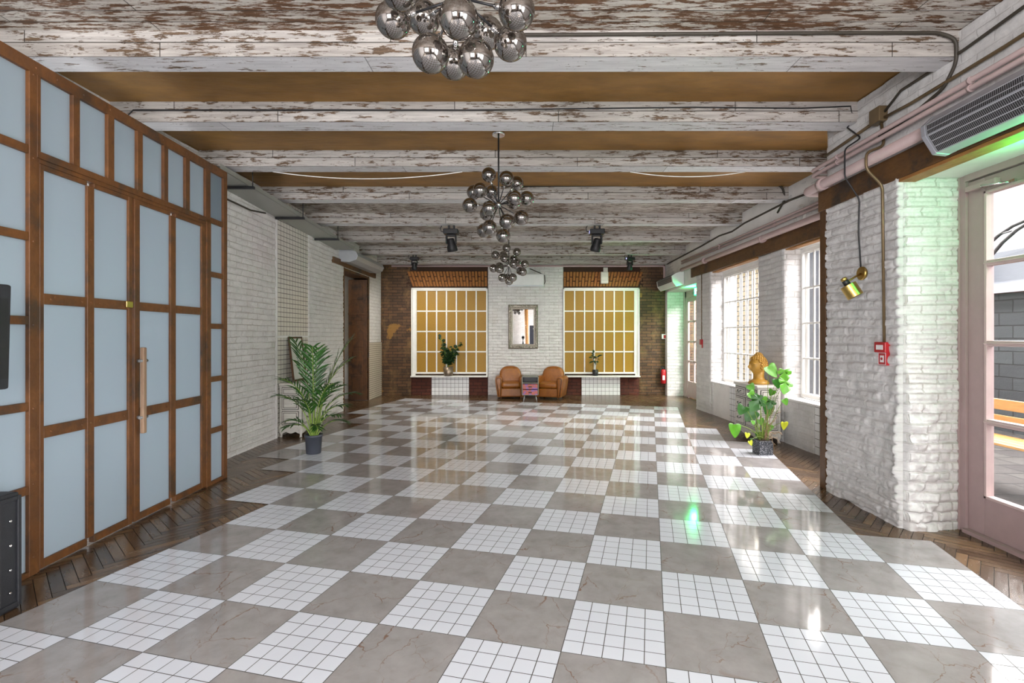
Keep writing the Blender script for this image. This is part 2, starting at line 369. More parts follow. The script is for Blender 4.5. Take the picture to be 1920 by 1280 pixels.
def gridtile(name, sx, sy, g, tile=(.82, .83, .84), grout=(.07, .06, .055), rough=.2, var=.05):
    m, nt, b = newmat(name); s = NT(nt); u = s.uv()
    c, f = s.brick(u, sx, sy, g, .0, tile, tuple(x*(1-var) for x in tile), grout, off=0)
    s.val(b.inputs['Base Color'], c); s.val(b.inputs['Roughness'], s.math('MULTIPLY_ADD', f, .5, rough))
    s.val(b.inputs['Normal'], s.bump(s.math('MULTIPLY', f, -1), .5, .003)); return m
M['wall_tile'] = gridtile('white_wall_tile', .105, .105, .0035)
M['wall_tile_small'] = gridtile('cream_wall_tile', .10, .075, .004, (.74, .71, .64))
M['wall_tile_beige'] = gridtile('beige_wall_tile', .10, .052, .004, (.74, .66, .53))
M['floor_tile'] = gridtile('white_mosaic_floor_tile', .2, .2, .0042, (.68, .71, .77), (.05, .045, .04), .10, .03)

# marble
m, nt, b = newmat('grey_marble_tile'); s = NT(nt); u = s.uv(); vv = s.uv('vein')
w1 = s.noise(vv, 1.8, 4, .6, 0, 1)
ad = nt.nodes.new('ShaderNodeVectorMath'); ad.operation = 'MULTIPLY_ADD'; nt.links.new(w1, ad.inputs[0]); ad.inputs[1].default_value = (.45, .45, 0); nt.links.new(vv, ad.inputs[2])
wf = s.noise(vv, 14, 4, .6, 0, 1)
ad2 = nt.nodes.new('ShaderNodeVectorMath'); ad2.operation = 'MULTIPLY_ADD'; nt.links.new(wf, ad2.inputs[0]); ad2.inputs[1].default_value = (.05, .05, 0); nt.links.new(ad.outputs[0], ad2.inputs[2])
def vein(sc, wd, loc):
    v = nt.nodes.new('ShaderNodeTexVoronoi'); v.feature = 'DISTANCE_TO_EDGE'; v.inputs['Scale'].default_value = sc
    nt.links.new(s.map(ad2.outputs[0], (1, .55, 1), loc), v.inputs['Vector']); return s.step(v.outputs[0], wd, wd*.25)
k1 = s.math('MULTIPLY', vein(1.9, .009, (0, 0, 0)), s.step(s.noise(vv, 1.5, 3), .46, .60))
k2 = s.math('MULTIPLY', vein(4.2, .009, (3, 1, 0)), s.step(s.noise(s.map(vv, loc=(5, 2, 0)), 2.4, 3), .50, .66))
base = s.mix(s.step(s.noise(vv, 3.5, 6, .6), .3, .7), (.275, .26, .255), (.36, .342, .337))
base = s.mix(s.math('MULTIPLY', s.step(s.noise(ad.outputs[0], 7, 5, .6), .55, .75), .35), base, (.24, .21, .19))
c = s.mix(s.math('MULTIPLY', k1, .75), base, (.19, .09, .045)); c = s.mix(s.math('MULTIPLY', k2, .6), c, (.20, .11, .06))
_, gf = s.brick(u, 1, 1, .0045, 0, off=0)
c = s.mix(gf, c, (.05, .045, .04))
s.val(b.inputs['Base Color'], c); s.val(b.inputs['Roughness'], s.math('MULTIPLY_ADD', gf, .5, .07)); M['marble'] = m

# parquet: tint per plank stored as a colour attribute
m, nt, b = newmat('herringbone_parquet'); s = NT(nt); u = s.uv()
at_ = nt.nodes.new('ShaderNodeAttribute'); at_.attribute_name = 'plank'
f = s.noise(s.map(u, (1, 1, 1)), 6, 5, .65); g = s.noise(u, 1.1, 4, .6)
c = s.mix(at_.outputs['Fac'], (.06, .034, .018), (.21, .125, .06)); c = s.mix(s.math('MULTIPLY', s.step(f, .5, .75), .45), c, (.035, .02, .011))
c = s.mix(s.math('MULTIPLY', s.step(g, .5, .72), .45), c, (.30, .19, .11))
s.val(b.inputs['Base Color'], c); s.val(b.inputs['Roughness'], s.math('MULTIPLY_ADD', f, .25, .12)); s.val(b.inputs['Normal'], s.bump(f, .12, .002)); M['parquet'] = m
M['gap'] = simple('dark_floor_gap', (.02, .013, .008), .8)

# outdoors
M['yellow_brick'] = brickmat('yellow_glazed_brick', (.86, .70, .40), (.80, .64, .36), (.06, .045, .03), bw=.26, rh=.16, ms=.016, wob=.0)
M['slate_block'] = brickmat('dark_stone_block', (.05, .06, .065), (.03, .035, .04), (.012, .013, .015), bw=.5, rh=.22, ms=.012)
M['red_brick_out'] = brickmat('outdoor_red_brick', (.16, .055, .04), (.11, .04, .03), (.07, .06, .06), bw=.25, rh=.08, ms=.01)
M['stone_paving'] = brickmat('wet_paving', (.10, .095, .09), (.07, .065, .065), (.03, .03, .03), bw=.6, rh=.4, ms=.01, rough=.25)
M['roof_metal'] = simple('pale_metal_roof', (.30, .32, .36), .4)
M['bench_wood'] = woodmat('yellow_bench_wood', (.42, .22, .05), (.30, .15, .03), .4, (3, .5, 3), 6, .3)
M['door_orange'] = simple('orange_timber', (.30, .10, .05), .6)
M['curtain'] = simple('dark_blue_grey_curtain', (.05, .055, .075), .8)

# ------------------------------------------------------------------ room dimensions
YB = 13.4; XL = -3.86; YR = -4.0; XN = 3.09
def XR(Y): return float(np.interp(Y, [5.2, 6.6, 9.8, 10.9, 13.4], [3.90, 3.87, 3.76, 3.69, 3.70]))
def zb(Y): return H+1.977-max(0, Y-7.5)*.0213        # underside of the beams
def zc(Y): return zb(Y)+.19                            # ceiling
ZH = 2.867                                             # underside of the header on the window side

# ------------------------------------------------------------------ floor
def build_floor():
    mb = MB(); uv = []; uv2 = []; tint = []
    def quad(p, z, mi, u1, u2, t):
        mb.add([(x, y, z) for x, y in p], [(0, 1, 2, 3)], mi); uv.extend(u1); uv2.extend(u2); tint.append(t)
    quad([(-5.6, YR-.2), (4.6, YR-.2), (4.6, YB+.2), (-5.6, YB+.2)], -.004, 2, [(0, 0)]*4, [(0, 0)]*4, 0)
    W, n, a0 = .068, 6, math.radians(47)
    ca, sa = math.cos(a0), math.sin(a0)
    def inside(x, y): return -4.7 < x < 4.25 and YR < y < YB
    O = (.6644, 2.3917); th = .2425; k = .5051
    su, cu = math.sin(th), math.cos(th)
    cells = set()
    rng = {}
    for j in range(-7, 5): rng[j] = [-9, 18]
    rng[-7][0] = -9; rng[-8] = [3, 18]; rng[-9] = [5, 18]; rng[-10] = [6, 18]; rng[-11] = [11, 18]; rng[-12] = [13, 18]
    rng[1][1] = 13; rng[2][1] = 11; rng[3][1] = 4; rng[4] = [-8, -1]
    for j, (i0, i1) in rng.items():
        for i in range(i0, i1): cells.add((i, j))
    def cell(x, y):
        dx, dy = x-O[0], y-O[1]; return (math.floor((dx*su+dy*cu)/k), math.floor((dx*cu-dy*su)/k))
    R = 330
    for a in range(-R, R):
        for b_ in range(-R, R):
            d = (a-b_) % (2*n)
            if d == 0: x0, y0, x1, y1 = a, b_, a+n, b_+1; hor = True
            elif d == 2*n-1: x0, y0, x1, y1 = a, b_, a+1, b_+n; hor = False
            else: continue
            mx, my = (x0+x1)/2*W, (y0+y1)/2*W
            X, Y = mx*ca-my*sa, mx*sa+my*ca+4
            if not inside(X, Y): continue
            if Y < -.5: continue
            cs = [(px*W, py*W) for px, py in ((x0+.03, y0+.03), (x1-.03, y0+.03), (x1-.03, y1-.03), (x0+.03, y1-.03))]
            P = [(p*ca-q*sa, p*sa+q*ca+4) for p, q in cs]
            P5 = P+[((P[a][0]*(1-t)+P[b2][0]*t), (P[a][1]*(1-t)+P[b2][1]*t)) for a, b2 in ((0, 1), (1, 2), (2, 3), (3, 0), (0, 2)) for t in (.25, .5, .75)]
            if all(cell(*p) in cells for p in P5): continue
            r = random.random(); o1 = random.random()*9
            uu = [(p*1.0+o1, q*6.0+o1) if hor else (q*1.0+o1, p*6.0+o1) for p, q in cs]
            quad(P, 0, 3, uu, uu, r*r*.8+.1*random.random())
    for (i, j) in cells:
        P = []
        for di, dj in ((0, 0), (0, 1), (1, 1), (1, 0)):
            I, J = i+di, j+dj; P.append((O[0]+k*(I*su+J*cu), O[1]+k*(I*cu-J*su)))
        if min(p[0] for p in P) < -3.83 or max(p[0] for p in P) > 3.66: continue
        rot = random.choice((0, 1, 2, 3)); ox, oy = random.random()*40, random.random()*40
        base = [(0, 0), (1, 0), (1, 1), (0, 1)]
        white = (i+j) % 2 == 1
        u1 = [(x, y) for x, y in base]
        th2 = random.choice((.3, .5, .9, 2.1, 2.6, .1)); c2, s2 = math.cos(th2), math.sin(th2)
        u2 = [(x*c2-y*s2+ox, x*s2+y*c2+oy) for x, y in base]
        quad(P, .004, 0 if white else 1, u1, u2, 0)
    mb.uv = uv
    o = mb.build('floor', [M['floor_tile'], M['marble'], M['gap'], M['parquet']], kind='structure')
    l2 = o.data.uv_layers.new(name='vein'); l2.data.foreach_set('uv', [c for q in uv2 for c in q])
    ca_ = o.data.color_attributes.new('plank', 'FLOAT_COLOR', 'CORNER')
    buf = []
    for p, t in zip(o.data.polygons, tint): buf += [t, t, t, 1]*p.loop_total
    ca_.data.foreach_set('color', buf)
    return o
build_floor()

# ------------------------------------------------------------------ walls
def vnoise(u, v, seed=0):
    rs = np.random.RandomState(seed); T = rs.rand(257, 257)
    iu = np.floor(u).astype(int); iv = np.floor(v).astype(int); fu = u-iu; fv = v-iv
    fu = fu*fu*(3-2*fu); fv = fv*fv*(3-2*fv); g = lambda a, b_: T[a % 257, b_ % 257]
    return (g(iu, iv)*(1-fu)+g(iu+1, iv)*fu)*(1-fv)+(g(iu, iv+1)*(1-fu)+g(iu+1, iv+1)*fu)*fv
def relief(name, mat, p0, p1, z0, z1, res, parent, amp=.012, bw=.25, rh=.08, rough_fn=None, seed=1, joint=.6, off=.003):
    """a wall skin with real brick relief; the outside is to the right of p0 -> p1"""
    p0 = np.array(p0, float); p1 = np.array(p1, float); L = np.linalg.norm(p1-p0); d = (p1-p0)/L; nrm = np.array([d[1], -d[0]])
    nu = max(2, int(L/res)+1); nv = max(2, int((z1-z0)/res)+1)
    U, V = np.meshgrid(np.linspace(0, L, nu), np.linspace(z0, z1, nv))
    wu = U+.03*(vnoise(U*3, V*3, seed)-.5); wv = V+.045*(vnoise(U*1.3, V*1.5+7, seed+1)-.5)+.016*(vnoise(U*6, V*6, seed+2)-.5)
    row = np.floor(wv/rh); fv = wv/rh-row; uu = wu/bw+.5*(row % 2)+.13*np.sin(row*3.1); col = np.floor(uu); fu = uu-col
    dv = np.minimum(fv, 1-fv)*rh; du = np.minimum(fu, 1-fu)*bw
    prof = np.clip(dv/.014, 0, 1)**.7*((1-joint)+joint*np.clip(du/.014, 0, 1)**.7)
    T = np.random.RandomState(seed+5).rand(300, 300); br = T[(row.astype(int)) % 300, (col.astype(int)) % 300]
    h = amp*(prof*(.7+.5*br)+.55*(vnoise(U*9, V*14, seed+3)-.3)+.4*(vnoise(U*30, V*40, seed+4)-.5))+off
    if rough_fn: h = h+rough_fn(U, V, L)
    edge = np.clip(np.minimum(U, L-U)/.02, 0, 1); h = np.maximum(h, .002)
    h = h*np.sqrt(edge)
    X = p0[0]+d[0]*U+nrm[0]*h; Y = p0[1]+d[1]*U+nrm[1]*h
    vs = np.stack([X, Y, V], -1).reshape(-1, 3)
    idx = np.arange(nu*nv).reshape(nv, nu)
    a, b_, c_, d_ = idx[:-1, :-1].ravel(), idx[:-1, 1:].ravel(), idx[1:, 1:].ravel(), idx[1:, :-1].ravel()
    me = bpy.data.meshes.new(name); fs = np.stack([a, b_, c_, d_], -1)
    me.from_pydata(vs.tolist(), [], fs.tolist()); me.update(); me.materials.append(mat)
    me.polygons.foreach_set('use_smooth', [True]*len(me.polygons))
    uvl = me.uv_layers.new(name='UVMap'); U1 = (U+p0[0]+p0[1]).ravel(); V1 = V.ravel(); fi = fs.ravel()
    uvl.data.foreach_set('uv', np.stack([U1[fi], V1[fi]], -1).ravel())
    o = bpy.data.objects.new(name, me); C.objects.link(o); o.parent = parent; return o

# left wall (behind and beyond the glazed partition, with the doorway near the far corner)
DY0, DY1, DZ = yx(643, XL), yx(690, XL), 3.02
wl = MB(); T0 = -.35
wl.box(XL+T0, XL, 5.6, DY0, 0, 3.78); wl.box(XL+T0, XL, DY1, YB, 0, 3.70); wl.box(XL+T0, XL, DY0, DY1, DZ, 3.72)
wl.box(XL+T0, XL, YR, 5.6, 3.42, 3.78); wl.box(XL+T0, XL, YR, .6, 0, 3.42)
wall_left = struct('wall_left', wl, M['left_brick'])
# skins
ty0, ty1 = yx(517, XL), yx(576, XL)
relief('painted_brickwork', M['left_brick'], (XL, 5.62), (XL, ty0-.03), 0, zc(6)-.01, .02, wall_left, .018, .27, .083, seed=11, joint=.25)
relief('painted_brickwork', M['left_brick'], (XL, ty1), (XL, DY0), 0, 3.70, .025, wall_left, .016, .27, .083, seed=12, joint=.25)
relief('painted_brickwork', M['left_brick'], (XL, DY1+.0), (XL, YB), za(642, 12.3), 3.68, .04, wall_left, .008, .27, .083, seed=13)
zf = za(631, ty0)
MB().box(XL, XL+.012, ty0, ty1, zf+.015, 3.72).build('tiled_strip', M['wall_tile_small'], wall_left)
MB().box(XL, XL+.012, ty0, ty1-.0, 0, zf-.015).build('tiled_strip', M['wall_tile_small'], wall_left)
MB().box(XL, XL+.03, ty0-.035, ty0, 0, 3.74).box(XL, XL+.025, ty0, ty1, zf-.015, zf+.015).build('tile_edging', M['plaster'], wall_left)
MB().box(XL, XL+.022, DY1+.03, YB, 0, za(642, 12.3)).build('tiled_dado', M['wall_tile_beige'], wall_left)

# back wall
wb = MB()
wb.box(XL-.35, 4.6, YB, YB+.3, 0, 3.75)
wall_back = struct('wall_back', wb, M['brown_brick'])
bx = lambda px: xa(px, YB)
bz = lambda py: za(py, YB)
relief('bare_brickwork', M['brown_brick'], (XL, YB), (bx(772), YB), 0, 3.66, .03, wall_back, .012, .25, .078, seed=21, joint=.8)
relief('bare_brickwork', M['brown_brick'], (bx(1198), YB), (3.74, YB), 0, 3.66, .03, wall_back, .012, .25, .078, seed=22, joint=.8)
relief('painted_brickwork', M['white_brick'], (bx(915), YB-.03), (bx(1056), YB-.03), 0, 3.66, .020, wall_back, .022, .25, .078, seed=23, joint=.9)
MB().box(bx(915), bx(915)+.01, YB-.03, YB, 0, 3.66).box(bx(1056)-.01, bx(1056), YB-.03, YB, 0, 3.66).build('pier_edge', M['plaster'], wall_back)
for a, b_ in ((771, 809.6), (880, 916), (1056.5, 1090), (1162, 1198)):
    relief('dark_red_brickwork', M['dark_red_brick'], (bx(a), YB-.015), (bx(b_), YB-.015), 0, bz(705), .03, wall_back, .010, .25, .09, seed=int(a))
    MB().box(bx(a), bx(b_), YB-.015, YB, 0, bz(704)).build('brick_backing', M['dark_red_brick'], wall_back)
for a, b_ in ((810, 879.5), (1090, 1162)):
    MB().box(bx(a), bx(b_), YB-.05, YB, 0, bz(704)).build('tiled_panel', M['wall_tile'], wall_back)
for a, b_ in ((762, 915), (1056, 1206)):
    MB().box(bx(a), bx(b_), YB-.012, YB, bz(539), bz(500)).build('lintel_band', M['mortar_dark'], wall_back)

def arch(x0t, x1t, x0b, x1b, z0, z1, parent, skip=None):
    mb = MB(); n = 25
    for i in range(n):
        ta, tb = (i+.10)/n, (i+.90)/n
        rows = ((0, .62), (.67, 1)) if i % 2 == 0 else ((0, .33), (.38, 1))
        for r0, r1 in rows:
            P = []
            for t, r in ((ta, r0), (tb, r0), (tb, r1), (ta, r1)):
                X = (x0b+(x1b-x0b)*t)*(1-r)+(x0t+(x1t-x0t)*t)*r; P.append(Vector((X+random.uniform(-.004, .004), YB-.012, z0+(z1-z0)*r+random.uniform(-.004, .004))))
            mb.prism(P, (0, -.03-random.random()*.014, 0))
    return mb.build('soldier_brick_arch', M['arch_brick'], parent, bevel=.004, seg=1)
arch(bx(763.6), bx(914), bx(774), bx(914), bz(537), bz(509), wall_back)
arch(bx(1056), bx(1205), bx(1056), bx(1196), bz(537), bz(510), wall_back)

# right wall
wr = MB()
XO = 4.2
def wbox(y0, y1, z0, z1, xo=XO, X=None):
    a, b_ = (X or XR(y0)), (X or XR(y1))
    wr.prism([(a, y0, z0), (xo, y0, z0), (xo, y1, z0), (b_, y1, z0)], (0, 0, z1-z0))
P1a, P1b = 10.17, 10.9; P2a, P2b = 7.49, 8.25; YJ = 5.16; YD1 = 4.13; YD0 = 2.35
W1X, W2X = 4.01, 4.11
SILL = .665
wbox(13.2, YB, 0, 3.74); wbox(P1a, P1b, 0, ZH); wbox(P2a, P2b, 0, ZH); wbox(P2b, P1a, 0, SILL-.03); wbox(YJ, P2a, 0, SILL-.03)
wbox(YJ, 5.45, SILL-.03, ZH)
wbox(YJ, P1b, ZH, 3.82); wbox(P1b, YB, ZH-.15, 3.72)
wr.box(XN, 3.66, YD1, YJ, 0, ZH)                      # near pillar
wr.box(XN, 3.95, YR, YJ, ZH, 3.82)                     # above the near header
wr.box(XN, 3.95, -.4, YD0, 0, ZH); wr.box(XN, 3.95, YR, -2.6, 0, ZH); wr.box(XN, 3.95, -2.6, -.4, 0, .7); wr.box(XN, 3.95, -2.6, -.4, 2.8, ZH)  # window gap here is invented for the side fill lamp
wall_right = struct('wall_right', wr, M['plaster'])
MX = M['grey_brick']
def rough_edge(U, V, L):      # broken corner of the near pillar
    a = np.exp(-((L-U)/.10)**2)*np.exp(-((V-.55)/.55)**2)
    return a*.045*(vnoise(U*18, V*16, 91)-.35)+.012*a
def rough_reveal(U, V, L):
    a = np.exp(-((U-.12)/.18)**2)*np.clip((1.35-V)/.4, 0, 1); c = np.exp(-((U-.1)/.06)**2)*np.exp(-((V-.93)/.05)**2)
    return a*(.05*vnoise(U*17, V*13, 92)+.03*vnoise(U*36, V*28, 95))-c*.03+.006*(vnoise(U*12, V*12, 93)-.5)
relief('painted_brickwork', MX, (XN, YJ), (XN, YD1), 0, ZH+.02, .011, wall_right, .026, .26, .083, rough_edge, 31, .25)
relief('painted_brickwork', M['white_brick'], (XN, YD1), (3.54, YD1), 0, ZH, .010, wall_right, .020, .25, .081, rough_reveal, 32, .8)
relief('painted_brickwork', MX, (XN, YD0), (XN, -.4), 0, ZH, .04, wall_right, .014, seed=33, joint=.3)
def wface(y0, y1, z0, z1, res=.02, mat=MX, seed=40, joint=.4): relief('painted_brickwork', mat, (XR(y1), y1), (XR(y0), y0), z0, z1, res, wall_right, .014, .25, .08, None, seed, joint)
wface(P1a, P1b, 0, ZH, seed=41); wface(P2a, P2b, 0, ZH, seed=42)
wface(P1b-.5-.36, P1a, 0, SILL-.03, seed=43); wface(6.72, P2a, 0, SILL-.03, seed=44); wface(8.25, 8.7, 0, SILL-.03, seed=47)
relief('painted_brickwork', M['white_brick'], (XR(P1a), P1a), (W1X, P1a), SILL, ZH, .02, wall_right, .010, seed=45, joint=.8)
relief('painted_brickwork', M['white_brick'], (XR(P2a), P2a), (W2X, P2a), SILL, ZH, .02, wall_right, .010, seed=46, joint=.8)
relief('painted_brickwork', M['white_brick'], (3.70, 13.2), (4.14, 13.2), 0, ZH, .03, wall_right, .010, seed=48, joint=.8)
relief('painted_brickwork', MX, (XR(YB), YB-.0), (XR(YJ), YJ), ZH+.22, 3.70, .035, wall_right, .016, .25, .08, None, 49, .5)
relief('painted_brickwork', MX, (XN, YJ), (XN, .5), ZH+.2, 3.74, .025, wall_right, .016, .25, .09, None, 50, .3)
for y0, y1 in ((8.7, 9.31), (5.5, 6.72)):
    wt = MB(); wt.prism([(XR(y0)-.014, y0, 0), (XR(y0)+.02, y0, 0), (XR(y1)+.02, y1, 0), (XR(y1)-.014, y1, 0)], (0, 0, SILL-.03)); wt.build('tiled_panel', M['wall_tile'], wall_right)
# sills
for y0, y1 in ((P2b, P1a), (5.45, P2a)):
    MB().prism([(XR(y0)-.02, y0, SILL-.03), (4.24, y0, SILL-.03), (4.24, y1, SILL-.03), (XR(y1)-.02, y1, SILL-.03)], (0, 0, .03)).build('window_sill', M['plaster'], wall_right, bevel=.006)
# alcove ceiling over the exit door
# wall behind the camera
wf_ = MB()
for x0, x1, z0, z1 in ((-4.9, -3.2, 0, 3.8), (-.6, .42, 0, 3.8), (1.5, 1.7, 0, 3.8), (3.1, 3.95, 0, 3.8), (-3.2, -.6, 0, .8), (-3.2, -.6, 3.0, 3.8), (1.7, 3.1, 0, .8), (1.7, 3.1, 3.0, 3.8), (.42, 1.5, 2.3, 3.8)):
    wf_.box(x0, x1, YR-.3, YR, z0, z1)
wall_front = struct('wall_front', wf_, M['white_brick'])
MB().box(-3.2, -.6, YR-.2, YR-.18, .8, 3.0).box(1.7, 3.1, YR-.2, YR-.18, .8, 3.0).build('window_pane', M['glass'], wall_front)  # rear windows are made up to admit the added fill light
g = MB()
for x in (-3.2, -2.55, -1.9, -1.25, -.66, 1.7, 2.15, 2.6, 3.04): g.box(x, x+.06, YR-.15, YR-.09, .8, 3.0)
for x0, x1 in ((-3.2, -.6), (1.7, 3.1)):
    for z in (.8, 1.35, 1.9, 2.45, 2.94): g.box(x0, x1, YR-.15, YR-.09, z, z+.06)
g.build('window_bars', M['white_frame'], wall_front)
cu = MB(); n = 60
cu.add([(.42+1.08*i/n, YR-.1+.03*math.sin(i*1.7), z) for z in (0, 2.3) for i in range(n+1)], [(i, i+1, n+2+i, n+1+i) for i in range(n)], 0, True)
tag(cu.build('doorway_curtain', M['curtain']), 'dark blue grey curtain closing the doorway behind the viewer', 'curtain')
tm = MB(); tm.tube([(.28, -3.5, 0), (.27, -3.5, .9), (.24, -3.5, 1.8), (.20, -3.5, 3.7)], [.12, .11, .10, .11], 12)
tag(tm.build('timber_post', M['orange_wood']), 'crooked yellow timber post reflected in the mirror', 'post')

# ceiling
BEAMS = [3.576, 4.667, 5.889, 7.327, 8.776, 10.17, 11.66, 13.01]; BT = .2
ce = MB()
def cseg(y0, y1, mi):
    n = max(1, int((y1-y0)/1.0))
    for i in range(n):
        a = y0+(y1-y0)*i/n; b_ = y0+(y1-y0)*(i+1)/n
        v = [(XL-.3, a, zc(a)), (4.3, a, zc(a)), (4.3, b_, zc(b_)), (XL-.3, b_, zc(b_))]
        ce.add(v+[(x, y, z+.06) for x, y, z in v], [(0, 3, 2, 1), (4, 5, 6, 7), (0, 1, 5, 4), (2, 3, 7, 6)], mi)
cseg(YR, 3.67, 0); cseg(3.67, 7.42, 1); cseg(7.42, YB+.1, 2)
struct('ceiling', ce, [M['ceil'], M['gold'], M['ceil_far']])
ords = ['nearest, above the first chandelier', 'second from the viewer', 'third from the viewer', 'fourth, with boards beyond instead of gold', 'fifth from the viewer, carrying the two larger stage lights', 'sixth from the viewer', 'seventh, carrying the two smaller stage lights', 'farthest, tight against the back wall']
for i, y in enumerate(BEAMS):
    xr = XN+.02 if y < YJ else XR(y)+.02
    x0 = XL-.0
    mb = MB(); z0 = zb(y); z1 = zc(y)+.01
    v = [(x, yy, z) for z in (z0, z1) for yy in (y, y+BT) for x in (x0, xr)]
    mb.add(v, [(0, 2, 3, 1)], 1); mb.add(v, [(4, 5, 7, 6), (0, 1, 5, 4), (1, 3, 7, 5), (3, 2, 6, 7), (2, 0, 4, 6)], 0)
    # shift the board joints from beam to beam
    uvs = []
    for f in mb.f:
        P = [mb.v[k] for k in f]; nz = max(p[2] for p in P)-min(p[2] for p in P) < .001
        for (X, Y, Z) in P: uvs.append((X+i*1.7, (Y-y)+.01+i*5.0) if nz else (X+i*2.3, (Z-z0)+.104*3+i*1.04))
    mb.uv = uvs
    o = mb.build('ceiling_beam', [M['beam_face'], M['beam_under']], bevel=.004, seg=1)
    tag(o, 'whitewashed boxed ceiling beam, '+ords[i], 'beam', 'ceiling beams')

# ------------------------------------------------------------------ glazed partition with the double door (left)
PX0, PSL = -3.1575, .037
part_rz = math.atan(PSL)
def py_(px): return 2981.6/(951.5-px)
def inpart(o): o.location = (PX0, 0, 0); o.rotation_euler = (0, 0, part_rz)
MR = M['rust_wood']
def bolts(mb, pts, x=.032):
    for (y, z) in pts:
        mb.lathe([(.009, 0), (.008, .004), (.004, .006)], (x, y, z), 8, 0, Matrix(((0, 0, 1), (0, 1, 0), (-1, 0, 0))))
part = thing('glazed_partition', 'rust brown framed partition of frosted panes surrounding the double door', 'partition'); inpart(part)
f = MB(); T = .03
ZT = 3.40
ends = (py_(415), py_(421.5)); d0, d1 = py_(62), py_(391); post0, post1 = py_(47), py_(62)
f.box(-T, T, 1.0, ends[1], ZT-.085, ZT); f.box(-T, T, *ends, 0, ZT-.085)
f.box(-T, T, post0, post1, 0, ZT-.085); f.box(-T-.004, T-.008, post1, py_(69), 0, 2.80)
f.box(-T, T, py_(383), d1, 0, 2.80)
f.box(-T, T, post1, py_(391), 2.765, 2.812)
f.box(-T, T*.7, py_(69), py_(383), 2.735, 2.765)
tops = [(69, 130), (143, 196), (208, 252), (262, 302), (310, 343), (351, 381), (390, 415)]
f.box(-T, T, post1, py_(69), 2.812, ZT-.085)
for a, b_ in zip(tops[:-1], tops[1:]): f.box(-T, T, py_(a[1]), py_(b_[0]), 2.812, ZT-.085)
RZ = [.567, 1.115, 1.68, 2.23, 2.80]
for z in RZ: f.box(-T+.002, T-.004, d1, ends[0], z-.0275, z+.0275)
f.box(-T, T, d1, ends[0], 0, .035)
cols = [post0-.055-.27*0-.30*i for i in range(0, 8)]
ys = [post0]; yy = post0
mull = []
while yy > 1.1: mull.append((yy-.27-.065, yy-.27)); yy -= .335
for a, b_ in mull: f.box(-T, T, a, b_, .035, ZT-.085)
for z in RZ: f.box(-T+.002, T-.004, 1.0, post0, z-.0275, z+.0275)
f.box(-T, T, 1.0, post0, 0, .035)
bl = [(y, z) for z in (.12, .6, 1.1, 1.65, 2.2, 2.75, 3.3) for y in ((post0+post1)/2, (ends[0]+ends[1])/2)]
bl += [(py_(px), 3.355) for px in (60, 100, 150, 200, 255, 300, 345, 400)]
bolts(f, bl, .03)
f.build('partition_frame', MR, part, bevel=.004, seg=1)
def pane(y0, y1, z0, z1, parent, name='frosted_pane'): return MB().box(-.006, .004, y0-.005, y1+.005, z0-.005, z1+.005).build(name, M['frost'], parent)
zs = [.035]+RZ+[]
def rows_side():
    e = [.035]+[q for z in RZ for q in (z-.0275, z+.0275)]+[ZT-.085]; return list(zip(e[::2], e[1::2]))
for z0, z1 in rows_side(): pane(d1, ends[0], z0, z1, part)
for a in tops[:-1]: pane(py_(a[0]), py_(a[1]), 2.812, ZT-.085, part)
pane(d1, ends[0], 2.83, ZT-.085, part)
prev = post0
for a, b_ in mull:
    for z0, z1 in rows_side(): pane(b_, prev, z0, z1, part)
    prev = a
pane(1.0, prev, .035, ZT-.085, part)
door = thing('door_1', None, None, kind='structure'); inpart(door)
def leaf(st0, p1, m0, m1, st1a, st1b, seed):
    lf = MB(); zr = [(.012, .067), (.885, .964), (1.793, 1.865), (2.70, 2.733)]
    lf.box(-.022, .022, st0, p1, .012, 2.733); lf.box(-.022, .022, m0, m1, .067, 2.70); lf.box(-.022, .022, st1a, st1b, .012, 2.733)
    for z0, z1 in zr:
        lf.box(-.020, .020, p1, m0, z0, z1); lf.box(-.020, .020, m1, st1a, z0, z1)
    bolts(lf, [(y, z) for z in (.925, 1.83) for y in (p1+.05, m0-.05, m1+.05, st1a-.05)]+[((m0+m1)/2, z) for z in (.3, .925, 1.3, 1.83, 2.3)], .022)
    o = lf.build('door_leaf', MR, door, bevel=.004, seg=1)
    for z0, z1 in ((.067, .885), (.964, 1.793), (1.865, 2.70)):
        for y0, y1 in ((p1, m0), (m1, st1a)): pane(y0, y1, z0, z1, o)
    return o
lf1 = leaf(py_(69), py_(77), py_(159), py_(172), py_(237), py_(243.5), 1)
lf2 = leaf(py_(248), py_(258), py_(316), py_(326), py_(375), py_(383), 2)
hy = py_(254)
hd = MB(); hd.box(.05, .085, hy-.02, hy+.02, za(812, 4.27), za(651, 4.27)); hd.build('pull_handle', woodmat('weathered_handle_wood', (.36, .24, .15), (.26, .16, .10), .6, (4, 4, .6), 5, .3), lf2, bevel=.008)
hb = MB()
for pyv in (676, 782): hb.tube([(.02, hy, za(pyv, 4.27)), (.075, hy, za(pyv, 4.27))], .016, 10)
for pyv in (676, 782): hb.tube([(.068, hy-.045, za(pyv, 4.27)), (.068, hy+.045, za(pyv, 4.27))], .012, 8)
hb.build('handle_bracket', M['steel'], lf2)
MB().box(.022, .032, py_(243)-.07, py_(243), za(577, 4.2), za(565, 4.2)).build('lock_plate', M['brass'], lf1, bevel=.004)
